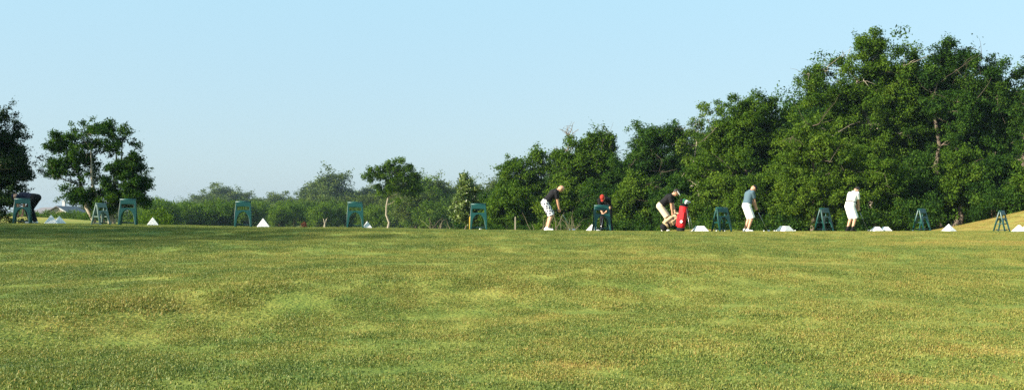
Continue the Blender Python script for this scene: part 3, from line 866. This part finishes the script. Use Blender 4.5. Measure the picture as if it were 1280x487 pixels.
ballm = bpy.data.meshes.new('golf_ball'); bm.to_mesh(ballm); bm.free(); ballm.materials.append(M_BALL)
for p_ in ballm.polygons: p_.use_smooth = True
balls = [(712, 31.4, 'lone white ball on the grass right of the patterned-shorts golfer'), (602, 30.9, 'white ball lying inside the stand before the egg-shaped tree'), (600, 30.8, 'white ball touching another inside the stand before the egg-shaped tree'), (895.5, 33.6, 'white ball at the left foot of the turned stand'),
         (906, 33.4, 'white ball under the arch of the turned stand'), (955, 33.9, 'white ball teed before the golfer in blue-grey'), (968, 34.3, 'loose ball left of the flat-topped pile'), (970.5, 34.4, 'loose ball touching the flat-topped pile'), (994, 34.2, 'loose ball right of the flat-topped pile'), (1141, 36.2, 'white ball at the left foot of the angled dark stand')]
for px, Y, lab in balls:
    x = px2x(px, Y); o = obj('golf_ball', ballm, None, (x, Y, gz(x, Y) + BR + .012)); tag(o, lab, 'golf ball', 'loose practice balls')

# ------------------------------------------------------------------ people
M_SKIN = plain('skin', (.50, .27, .17), .5, .35, .08, 14)
M_BLACK = plain('black cotton', (.010, .010, .012), .85, .2, .3, 30)
M_NAVY = plain('navy cotton', (.012, .016, .035), .85, .2, .3, 30)
M_BLUEGREY = plain('grey-blue knit', (.075, .125, .155), .85, .2, .2, 40)
M_WHITEC = plain('white cotton', (.80, .79, .76), .85, .2, .05, 25)
M_KHAKI = plain('khaki cotton', (.58, .50, .36), .85, .2, .08, 25)
M_HAIR = plain('dark hair', (.020, .014, .010), .6, .4, .3, 60)
M_RED = plain('red fabric', (.55, .010, .015), .7, .3, .12, 20)
M_DRED = plain('dull red cotton', (.34, .030, .018), .8, .2, .15, 30)
M_EYE = plain('dark eye', (.02, .015, .01), .2, .5)
m, n, l, p = new_mat('white cotton with dark plaid blocks')
tc = n.new('ShaderNodeTexCoord'); vo = n.new('ShaderNodeTexVoronoi'); vo.inputs['Scale'].default_value = 13; vo.distance = 'CHEBYCHEV'
vo.inputs['Randomness'].default_value = .35
rp = ramp(n, [(.34, (.025, .03, .07)), (.40, (.80, .79, .77))])
l.new(tc.outputs['Object'], vo.inputs['Vector']); l.new(vo.outputs['Distance'], rp.inputs[0]); l.new(rp.outputs[0], p.inputs['Base Color'])
p.inputs['Roughness'].default_value = .85
M_PLAID = m

class Blob:
    """overlapping tapered limbs that are fused into one continuous skin"""
    def __init__(s): s.bm = bmesh.new()
    def ball(s, c, r, sc=(1, 1, 1), rot=None): bm_sphere(s.bm, c, r, 14, 9, sc, rot)
    def cap(s, a, b, ra, rb, ea=True, eb=True):
        a, b = Vector(a), Vector(b)
        bm_cyl(s.bm, a, b, ra, rb, 14)
        if ea: s.ball(a, ra)
        if eb: s.ball(b, rb)
    def fuse(s, name, mat, parent, vox, smooth=4):
        me = bpy.data.meshes.new(name); s.bm.to_mesh(me); s.bm.free()
        o = bpy.data.objects.new(name, me); COL.objects.link(o)
        md = o.modifiers.new('r', 'REMESH'); md.mode = 'VOXEL'; md.voxel_size = vox; md.use_smooth_shade = True
        sm = o.modifiers.new('s', 'SMOOTH'); sm.iterations = smooth; sm.factor = .5
        dg = bpy.context.evaluated_depsgraph_get()
        me2 = bpy.data.meshes.new_from_object(o.evaluated_get(dg)); me2.name = name
        bpy.data.objects.remove(o); bpy.data.meshes.remove(me)
        me2.materials.clear(); me2.materials.append(mat)
        for q in me2.polygons: q.use_smooth = True
        return obj(name, me2, parent)

def ik(a, b, l1, l2, hint):
    a, b = Vector(a), Vector(b); d = b - a; L = min(d.length, (l1 + l2) * .999)
    dn = d.normalized(); b = a + dn * L
    t = (l1 * l1 - l2 * l2 + L * L) / (2 * L); h = math.sqrt(max(0, l1 * l1 - t * t))
    hv = Vector(hint); hv = (hv - dn * hv.dot(dn)).normalized()
    return a + dn * t + hv * h, b

def hand(B, w, d, inward, k=1.0):
    d = Vector(d).normalized(); inn = Vector(inward); inn = (inn - d * inn.dot(d)).normalized(); sd = d.cross(inn)
    w = Vector(w)
    for q in (-1, 0, 1): B.cap(w + sd * .018 * q, w + d * .075 + sd * .026 * q, .019 * k, .016 * k)
    for q, ln in zip((-1.5, -.5, .5, 1.5), (.030, .037, .040, .034)):
        a = w + d * .085 + sd * .019 * q
        b = a + (d * .75 + inn * .55) * ln; c = b + (d * .1 + inn) * ln * .8; e = c + (inn * .5 - d * .8) * ln * .6
        B.cap(a, b, .0095 * k, .009 * k); B.cap(b, c, .009 * k, .0085 * k); B.cap(c, e, .0085 * k, .008 * k)
    a = w + d * .025 + sd * .032; b = a + (d * .5 + sd * .55 + inn * .4) * .045; c = b + (d * .6 + inn * .8 - sd * .2) * .032
    B.cap(a, b, .012 * k, .0105 * k); B.cap(b, c, .0105 * k, .009 * k)

def person(label, loc, rz, lean, hands, hip=(-.12, .90), feet=.19, tilt=.5, shirt=M_BLACK, legs=M_WHITEC, long=False, shoes=M_WHITEC, cap=None, hair=M_HAIR,
           belt=None, visor=None, glove=None, scale=1.0, socks=None, knee=(1, 0, 0), elbow_out=.5):
    root = thing('person', label, 'person', loc, rz, 'golfers on the tee line')
    root.scale = (scale,) * 3
    H = Vector((hip[0], 0, hip[1]))
    sd = Vector((math.sin(lean), 0, math.cos(lean)))                    # spine direction
    fw = Vector((math.cos(lean), 0, -math.sin(lean)))                   # chest front
    yv = Vector((0, 1, 0))
    waist = H + sd * .20 - fw * .005; chest = H + sd * .40 - fw * .01; neck = H + sd * .53
    hl = lean + tilt
    hd = Vector((math.sin(hl), 0, math.cos(hl))); hf = Vector((math.cos(hl), 0, -math.sin(hl)))
    head = neck + sd * .045 + hd * .125 + hf * .015
    sh = [H + sd * .475 + yv * s * .185 + fw * .02 for s in (1, -1)]
    hips = [H + yv * s * .095 - sd * .02 for s in (1, -1)]
    ank = [Vector((-.04, s * feet, .085)) for s in (1, -1)]
    kn, el, wr = [], [], []
    for k in range(2):
        kk, _ = ik(hips[k], ank[k], .44, .43, knee); kn.append(kk)
        e, w = ik(sh[k], Vector(hands[k]), .30, .265, (-.4, (1, -1)[k] * elbow_out, -.1)); el.append(e); wr.append(w)
    B = Blob()
    for s in (1, -1):
        B.cap(H + yv * s * .075, waist + yv * s * .062, .108, .098); B.cap(waist + yv * s * .062, chest + yv * s * .080, .098, .112)
    for k, s in enumerate((1, -1)):
        B.cap(chest + yv * s * .06, sh[k], .09, .062)
        B.cap(sh[k], el[k], .055, .040); B.cap(el[k], el[k].lerp(wr[k], .3), .041, .043); B.cap(el[k].lerp(wr[k], .3), wr[k], .043, .027)
        hand(B, wr[k], wr[k] - el[k], (0, -s, 0))
        B.cap(hips[k], kn[k], .092, .058); B.cap(kn[k], kn[k].lerp(ank[k], .3) - Vector((.012, 0, 0)), .056, .060); B.cap(kn[k].lerp(ank[k], .3) - Vector((.012, 0, 0)), ank[k], .060, .038)
        f = ank[k]; B.cap(f + Vector((-.03, 0, -.045)), f + Vector((.13, s * .02, -.058)), .036, .026)
    B.cap(neck - sd * .04, head - hd * .04, .062, .055)
    rot = Matrix((hf, yv, hd)).transposed().to_4x4()
    B.ball(head, .1, (.98, .78, 1.12), rot)                              # skull
    B.ball(head + hf * .035 - hd * .065, .068, (.95, .80, .85), rot)     # jaw
    B.cap(head + hf * .088 + hd * .010, head + hf * .112 - hd * .022, .010, .015)   # nose
    B.ball(head + hf * .092 - hd * .058, .016, (.5, 1.5, .5), rot)       # lips
    for s in (1, -1):
        B.ball(head + yv * s * .080 - hd * .005, .026, (.7, .4, 1.2), rot)
    body = B.fuse('body', M_SKIN, root, .0105, 2)
    bm = bmesh.new()
    for s in (1, -1): bm_sphere(bm, head + hf * .088 + yv * s * .031 + hd * .014, .011, 8, 6)
    bm_obj('eyes', bm, M_EYE, root, True)
    # shirt
    B = Blob()
    for s in (1, -1):
        B.cap(H + sd * .06 + yv * s * .072, waist + yv * s * .066, .135, .122, False); B.cap(waist + yv * s * .066, chest + yv * s * .085, .122, .130)
    for k, s in enumerate((1, -1)):
        B.cap(chest + yv * s * .06, sh[k], .105, .078); B.cap(sh[k], sh[k].lerp(el[k], .72), .076, .074, True, False)
    B.cap(neck - sd * .05, neck + sd * .025 + hd * .01, .085, .068, True, False)
    B.fuse('shirt', shirt, root, .014, 3)
    # trousers or shorts
    B = Blob()
    for k, s in enumerate((1, -1)):
        B.cap(waist - sd * .05 + yv * s * .068, H + yv * s * .078, .118, .128, False)
        B.cap(H + yv * s * .078 - sd * .02, hips[k], .126, .112)
        if long:
            B.cap(hips[k], kn[k], .112, .082); B.cap(kn[k], ank[k] + Vector((0, 0, -.02)), .082, .070, True, False)
        else:
            B.cap(hips[k], hips[k].lerp(kn[k], 1.02), .114, .106, True, False)
    B.fuse('trousers' if long else 'shorts', legs, root, .013, 3)
    if belt:
        B = Blob()
        for s in (1, -1): B.cap(waist - sd * .075 + yv * s * .066, waist - sd * .035 + yv * s * .066, .136, .134, False, False)
        B.fuse('belt', belt, root, .012, 1)
    for k, s in enumerate((1, -1)):
        B = Blob(); f = ank[k]
        B.cap(f + Vector((-.04, 0, -.04)), f + Vector((.03, s * .008, -.040)), .045, .046); B.cap(f + Vector((.03, s * .008, -.044)), f + Vector((.15, s * .022, -.052)), .044, .034)
        B.cap(f + Vector((-.005, 0, .0)), f + Vector((0, 0, -.04)), .046, .046)
        B.fuse('shoe', shoes, root, .010, 2)
        if socks:
            B = Blob(); B.cap(f + Vector((0, 0, -.02)), f + (kn[k] - f) * .28, .046, .050, True, False); B.fuse('sock', socks, root, .010, 1)
    if cap is not None:
        B = Blob(); B.ball(head + hd * .052 - hf * .006, .104, (1.0, .84, .70), rot)
        B.ball(head + hf * .115 + hd * .050, .056, (1.0, 1.05, .16), rot)
        B.fuse('cap', cap, root, .009, 2)
    elif hair is not None:
        B = Blob(); B.ball(head + hd * .022 - hf * .022, .104, (.96, .82, 1.04), rot); B.fuse('hair', hair, root, .010, 1)
    if visor is not None:
        B = Blob(); B.ball(head + hf * .105 + hd * .052, .058, (1.0, 1.1, .2), rot); B.ball(head + hd * .060 + hf * .012, .100, (1.0, .86, .22), rot)
        B.fuse('visor', visor, root, .009, 1)
    if glove is not None:
        B = Blob(); hand(B, wr[glove], wr[glove] - el[glove], (0, -(1, -1)[glove], 0), 1.22); B.fuse('glove', M_WHITEC, root, .006, 1)
    return root, [root_pt(root, v) for v in wr]

def root_pt(root, v):
    m = Matrix.Translation(root.location) @ Matrix.Rotation(root.rotation_euler[2], 4, 'Z') @ Matrix.Scale(root.scale[0], 4)
    return m @ Vector(v)

M_STEEL = plain('club steel', (.45, .45, .47), .3, .5, 0, 1, .9)
M_GRIP = plain('black rubber', (.015, .015, .015), .8, .3, .2, 60)
def golf_club(label, top, foot, group=None, aim=(0, 1, 0)):
    top, foot = Vector(top), Vector(foot)
    root = thing('golf_club', label, 'golf club', foot, 0, group)
    d = top - foot; dn = d.normalized()
    bm = bmesh.new(); bm_cyl(bm, dn * .03, d - dn * .2, .0045, .0065, 8); bm_obj('shaft', bm, M_STEEL, root, True)
    bm = bmesh.new(); bm_cyl(bm, d - dn * .25, d, .010, .014, 10); bm_obj('grip', bm, M_GRIP, root, True)
    bm = bmesh.new()
    av = Vector(aim)
    bm_cyl(bm, (0, 0, .01), dn * .07, .009, .008, 8)
    r = Vector((dn.x, dn.y, 0)); r = r.normalized() if r.length > 1e-4 else Vector((1, 0, 0))
    q = Matrix((-r, av, Vector((0, 0, 1)))).transposed().to_4x4()
    bm_box(bm, Vector((0, 0, .026)) - r * .030, (.080, .014, .045), q @ Matrix.Rotation(R(-12), 4, 'X'))
    bm_obj('club_head', bm, M_STEEL, root, bevel=.004)
    return root

def at(px, Y): x = px2x(px, Y); return Vector((x, Y, gz(x, Y)))
def dirv(a): return Vector((math.cos(a), math.sin(a), 0))

def address(label, club_label, px, Y, rz, lean, hz, hx, **kw):
    g, wr = person(label, at(px, Y), rz, lean, [(hx, .035, hz + .03), (hx + .02, -.035, hz - .03)], **kw)
    mid = (wr[0] + wr[1]) / 2
    rd = dirv(rz)
    tip = (wr[0] - wr[1])
    down = Vector((rd.x * .45, rd.y * .45, 0)); foot = mid + down; foot.z = gz(foot.x, foot.y) + .012
    dn = (foot - mid).normalized()
    hnd = mid + dn * .07
    golf_club(club_label, hnd - dn * .12, foot, 'clubs held by the golfers', aim=(-rd.y, rd.x, 0))
    return g

address('bald golfer in black shirt and patterned white shorts bent over a ball', 'golf club held by the golfer in patterned shorts', 685.5, 31.3, R(4), R(42), .62, .34,
        hip=(-.10, .89), tilt=.55, shirt=M_BLACK, legs=M_PLAID, shoes=M_WHITEC, hair=None)
address('golfer in grey-blue shirt, white shorts and dark cap looking down at a ball', 'golf club held by the golfer in grey-blue shirt', 934.5, 34.2, R(10), R(15), .82, .30,
        hip=(-.035, .915), feet=.13, tilt=.85, shirt=M_BLUEGREY, legs=M_WHITEC, shoes=M_WHITEC, cap=M_BLACK)
address('golfer all in white with black belt and dark socks, seen from behind', 'golf club held by the golfer dressed in white', 1063.5, 35.2, R(22), R(19), .82, .32,
        hip=(-.04, .915), feet=.13, tilt=.9, shirt=M_WHITEC, legs=M_WHITEC, shoes=M_BLACK, belt=M_BLACK, socks=M_BLACK)
address('golfer in black with red cap and white glove behind a bag stand', 'golf club held by the red-capped golfer', 758, 36.4, R(-112), R(53), .66, .30,
        hip=(-.10, .89), tilt=.45, shirt=M_BLACK, legs=M_BLACK, long=True, shoes=M_BLACK, cap=M_DRED, glove=1)
person('golfer in black shirt and khaki shorts bending down to a striped golf bag', at(831.5, 33.6), R(-14), R(47), [(.34, .06, .60), (.26, -.10, .56)],
       hip=(-.16, .88), feet=.14, tilt=.15, shirt=M_BLACK, legs=M_KHAKI, shoes=M_WHITEC, visor=M_WHITEC)
person('stooping golfer in navy and dark trousers in the shade at far left', at(40, 32.4), R(176), R(84), [(.42, .12, .30), (.40, -.12, .26)],
       hip=(-.12, .86), feet=.15, tilt=.25, shirt=M_NAVY, legs=M_BLACK, long=True, shoes=M_WHITEC, cap=M_NAVY)

# ------------------------------------------------------------------ golf bags
M_TAN = plain('tan canvas', (.42, .32, .19), .85, .2, .15, 20)
def ring_body(bm, z0, z1, rx0, ry0, rx1, ry1, seg=18):
    rows = []
    for t in np.linspace(0, 1, 7):
        bul = 1 + .05 * math.sin(t * math.pi)
        rx, ry, z = (rx0 + (rx1 - rx0) * t) * bul, (ry0 + (ry1 - ry0) * t) * bul, z0 + (z1 - z0) * t
        rows.append([bm.verts.new((rx * math.cos(a), ry * math.sin(a), z)) for a in np.linspace(0, 2 * math.pi, seg, endpoint=False)])
    for a, b in zip(rows, rows[1:]):
        for k in range(seg): bm.faces.new((a[k], a[(k + 1) % seg], b[(k + 1) % seg], b[k]))
    bm.faces.new(rows[0][::-1])
    return rows
def golf_bag(label, loc, rot, body_m, trim_m, pocket_m, stand_legs, stripes=None):
    root = thing('golf_bag', label, 'golf bag', loc)
    root.rotation_euler = rot
    bm = bmesh.new(); ring_body(bm, .10, .80, .125, .105, .135, .115); bm_obj('bag_body', bm, body_m, root, True)
    bm = bmesh.new(); ring_body(bm, 0, .11, .132, .112, .130, .110); bm_obj('base', bm, trim_m, root, True)
    bm = bmesh.new()
    for z in (.80, .86):
        for k in range(24):
            a, b = k / 24 * 6.283, (k + 1) / 24 * 6.283
            bm_cyl(bm, (.138 * math.cos(a), .118 * math.sin(a), z), (.138 * math.cos(b), .118 * math.sin(b), z), .014, seg=6)
    for k in range(3):
        bm_box(bm, (0, (k - 1) * .07, .84), (.24 - abs(k - 1) * .07, .008, .05))
    bm_obj('collar', bm, trim_m, root)
    bm = bmesh.new(); bm_box(bm, (-.125, 0, .34), (.08, .17, .40)); bm_obj('pocket', bm, pocket_m, root, bevel=.025)
    bm = bmesh.new(); bm_box(bm, (.02, -.118, .48), (.15, .06, .26)); bm_obj('pocket', bm, pocket_m, root, bevel=.02)
    if stripes:
        for z in (.20, .46, .66):
            bm = bmesh.new(); ring_body(bm, z, z + .055, .140, .120, .141, .121); bm_obj('stripe', bm, stripes, root, True)
    B = Tubes(); t = np.linspace(0, 1, 12)
    B.add(np.stack([.13 + .09 * np.sin(t * np.pi), .03 * np.cos(t * 3), .25 + .5 * t], 1), np.full(12, .016), 6)
    obj('strap', B.mesh('strap', trim_m), root)
    if stand_legs:
        for s in (-1, 1):
            bm = bmesh.new(); bm_cyl(bm, (.12, s * .05, .72), (.40, s * .17, .02), .008, .007, 8); bm_sphere(bm, (.40, s * .17, .025), .016, 8, 6)
            bm_obj('leg', bm, M_STEEL, root, True)
    return root
bp_ = at(850.5, 32.6)
golf_bag('upright red golf bag with white emblem patch on a stand leg', bp_ + Vector((0, 0, .01)), (R(-4), R(7), R(-30)), M_RED, M_BLACK, M_RED, True)
bpy.data.objects['golf_bag'].scale = (1.0, 1.0, 1.05)
rb = [o for o in bpy.data.objects if o.get('label', '').startswith('upright red')][0]
bm = bmesh.new(); bm_sphere(bm, (.04, -.155, .30), .045, 12, 8, (1, .12, 1)); bm_obj('emblem', bm, M_WHITEC, rb, True)
cl_lab = ['club with white headcover leaning out of the red golf bag', 'club with green headcover leaning out of the red golf bag', 'bare iron leaning out of the red golf bag, frontmost', 'bare iron leaning out of the red golf bag, tilted most to the right', 'club with black headcover leaning out of the red golf bag']
M_GCOV = plain('green knit', (.02, .12, .07), .9, .1, .2, 40)
for k, (dx, dy, h, mm) in enumerate([(.07, -.05, .98, M_WHITEC), (.02, -.04, 1.02, M_GCOV), (.10, .02, .93, M_STEEL), (.14, -.02, .96, M_STEEL), (-.03, .05, 1.03, M_BLACK)]):
    b = bp_ + Vector((dx * .4, dy, .2)); t_ = bp_ + Vector((dx * 1.3 + .08, dy * 1.2, h))
    root = thing('golf_club', cl_lab[k], 'golf club', b, 0, 'clubs in the red golf bag')
    bm = bmesh.new(); bm_cyl(bm, (0, 0, 0), t_ - b, .010, .005, 8); bm_obj('shaft', bm, M_STEEL, root, True)
    bm = bmesh.new(); v = t_ - b
    if mm is M_STEEL: bm_box(bm, v + Vector((.03, 0, .02)), (.085, .014, .05), Matrix.Rotation(R(30), 4, 'Y'))
    else: bm_sphere(bm, v + Vector((.02, 0, .02)), .05, 10, 8, (1.25, .9, .85)); bm_cyl(bm, v - v.normalized() * .10, v, .022, .034, 10)
    bm_obj('headcover' if mm is not M_STEEL else 'club_head', bm, mm, root, mm is not M_STEEL)
bq = at(828, 33.0)
golf_bag('black and tan striped golf bag tipped over, held by the bending golfer', bq + Vector((0, 0, .10)), (R(8), R(56), R(34)), M_TAN, M_BLACK, M_TAN, False, stripes=M_BLACK)

# ------------------------------------------------------------------ stakes, brush, odd far things
M_YEL = plain('yellow painted wood', (.60, .38, .03), .6, .3, .1, 20)
def stake(label, px, Y, top, mat, w):
    b = at(px, Y); H = py2z(top, Y) - b.z
    root = thing('marker_stake', label, 'stake', b)
    bm = bmesh.new(); bm_box(bm, (0, 0, H / 2 - .1), (w, w, H + .2)); bm_obj('post', bm, mat, root, bevel=.006)
    bm = bmesh.new(); bmesh.ops.create_cone(bm, cap_ends=True, segments=4, radius1=w * .72, radius2=w * .15, depth=w, matrix=Matrix.Translation((0, 0, H + w / 2)) @ Matrix.Rotation(R(45), 4, 'Z')); bm_obj('tip', bm, mat, root)
stake('short yellow stake behind the stand by the egg-shaped tree', 587.5, 46, 272, M_YEL, .075)
stake('pale weathered stake at the left foot of the wood', 644, 55, 272, M_PALE, .075)

def brush(label, px, Y, w, top, seed, n):
    b = at(px, Y); root_z = b.z; H = py2z(top, Y) - root_z; rs = np.random.RandomState(seed)
    T = Tubes()
    for k in range(n):
        a = np.array([rs.normal(0, w * .5), rs.normal(0, .6), rs.uniform(0, H * .35)])
        e = a + np.array([rs.normal(0, w * .35), rs.normal(0, .5), rs.uniform(.1, 1.0) * H])
        T.add(curve_pts(a, e, rs, .12, .05, 5), rs.uniform(.012, .04) * np.linspace(1, .3, 5), 5)
    o = obj('brush_pile', T.mesh('brush_pile', M_DEAD), None, tuple(b)); tag(o, label, 'brush pile')
brush('pile of dry grey branches behind the golfer in patterned shorts', 706, 80, 2.4, 274, 4, 60)
brush('dry bare twigs in the scrub left of the egg-shaped tree', 553, 112, 2.2, 276, 5, 30)
o = shrub_proto(95, 3.0, 1.0, M_DRYLEAF, .16, 14, 90, (.2, .4)); x = px2x(380, 105)
z0 = gz(x, 105); kz = (py2z(274.5, 105) - z0) / 2.9
o.location = (x, 105, z0); o.scale = (.5, .5, kz); o.name = 'dry_shrub'
tag(o, 'tiny reddish brown bush before the far tree line', 'shrub')
rs = np.random.RandomState(8); T = Tubes(); x = px2x(406, 110); z0 = gz(x, 110); H = py2z(271.5, 110) - z0
fk = np.array([0, 0, H * .62])
T.add(curve_pts((0, 0, -.2), fk, rs, .02, 0, 6), np.linspace(.16, .10, 6), 7)
for e in [(.30, .1, H), (-.16, 0, H * .93)]:
    T.add(curve_pts(fk - np.array([0, 0, .05]), e, rs, .06, .05, 5), .085 * np.linspace(1, .5, 5), 6)
o = obj('tree_stump', T.mesh('tree_stump', M_PALE), None, (x, 110, z0)); tag(o, 'pale forked dead stump before the far tree line', 'stump')

# ------------------------------------------------------------------ houses far off on the left, with a hedge in front
M_ROOF = plain('grey shingle', (.20, .19, .20), .9, .1, .2, 3)
M_BRICKW = plain('tan brick wall', (.34, .28, .23), .9, .1, .15, 4)
M_WPAINT = plain('white paint', (.52, .52, .52), .6, .3, .05, 5)
M_GLASS = plain('dark window glass', (.03, .04, .05), .1, .6)
def house(label, px, Y, w, d, eave, ridge, gable_front, chim):
    b = at(px, Y); root = thing('house', label, 'house', b)
    e, r = py2z(eave, Y) - b.z, py2z(ridge, Y) - b.z
    bm = bmesh.new(); bm_box(bm, (0, 0, e / 2 - .4), (w, d, e + .8)); 
    if gable_front:
        vs = [bm.verts.new(v) for v in ((-w / 2, -d / 2, e), (w / 2, -d / 2, e), (0, -d / 2, r - .15))]; bm.faces.new(vs)
    bm_obj('wall', bm, M_BRICKW, root)
    bm = bmesh.new(); o_ = .4
    if gable_front:
        for sx in (-1, 1):
            a = [(0, -d / 2 - o_, r), (0, d / 2, r), (sx * (w / 2 + o_), d / 2, e - .15), (sx * (w / 2 + o_), -d / 2 - o_, e - .15)]
            bot = [bm.verts.new(v) for v in a]; top = [bm.verts.new((v[0], v[1], v[2] + .18)) for v in a]
            bm.faces.new(bot); bm.faces.new(top)
            for k in range(4): bm.faces.new((bot[k], bot[(k + 1) % 4], top[(k + 1) % 4], top[k]))
    else:
        W2, D2 = w / 2 + o_, d / 2 + o_; rl = w * .28
        b4 = [bm.verts.new(v) for v in ((-W2, -D2, e), (W2, -D2, e), (W2, D2, e), (-W2, D2, e))]; r2 = [bm.verts.new((-rl, 0, r)), bm.verts.new((rl, 0, r))]
        bm.faces.new(b4); bm.faces.new((b4[0], b4[1], r2[1], r2[0])); bm.faces.new((b4[1], b4[2], r2[1])); bm.faces.new((b4[2], b4[3], r2[0], r2[1])); bm.faces.new((b4[3], b4[0], r2[0]))
    rf = bm_obj('roof', bm, M_ROOF, root)
    if gable_front:
        bm = bmesh.new()
        for sx in (1,):
            a, c = Vector((.7, -d / 2 - o_ - .06, r - .35)), Vector((sx * (w / 2 + o_), -d / 2 - o_ - .06, e - .13))
            dd = c - a; ang = math.atan2(-dd.z, dd.x)
            bm_box(bm, (a + c) / 2, (dd.length, .08, .26), Matrix.Rotation(ang, 4, 'Y'))
        bm_obj('fascia', bm, M_WPAINT, rf)
    if chim:
        bm = bmesh.new(); bm_box(bm, (chim[0], 0, r + .2), (.55, .7, 2.0)); bm_box(bm, (chim[0], 0, r + 1.25), (.7, .85, .15)); bm_obj('chimney', bm, M_WPAINT, rf)
    for sx in (-.28, .28):
        bm = bmesh.new(); bm_box(bm, (sx * w, -d / 2 - .03, e * .55), (1.2, .12, 1.3)); wd_ = bm_obj('window', bm, M_WPAINT, root)
        bm = bmesh.new(); bm_box(bm, (sx * w, -d / 2 - .10, e * .55), (1.0, .05, 1.1)); bm_obj('pane', bm, M_GLASS, wd_)
house('long grey hip-roofed house far behind the tee at left', 66, 205, 7.5, 8, 267.5, 259, False, None)
house('grey gabled house with white chimney far behind the tee at left', 84, 200, 4.6, 9, 267, 258.5, True, (-.6,))
for k in range(9):
    q_ = 40 + k * 10 + br.uniform(-3, 3); Y = br.uniform(168, 185); x = px2x(q_, Y)
    H = py2z(br.uniform(262.0, 265.5), Y) - gz(x, Y)
    nearby(place(SHP[br.choice([0, 1])], x, Y, max(.5, H / 3), br.uniform(0, 6), 'x', 'hedge before the far houses', sz=max(.4, H / 3), cat='shrub'), q_, 'low hedge bush by the far houses')
for px_, Y, H, lab in [(10, 66, 1.35, 'sunlit bush behind the shaded stand at far left'), (48, 70, 1.5, 'sunlit bush between the stooping golfer and the far houses'), (178, 80, 2.2, 'sunlit bush right of the spreading oak'), (196, 100, 2.9, 'taller sunlit bush right of the spreading oak')]:
    x = px2x(px_, Y)
    place(SHP[0], x, Y, H / 3, px_, lab, None, sz=H / 3, cat='shrub')

name_neighbours()
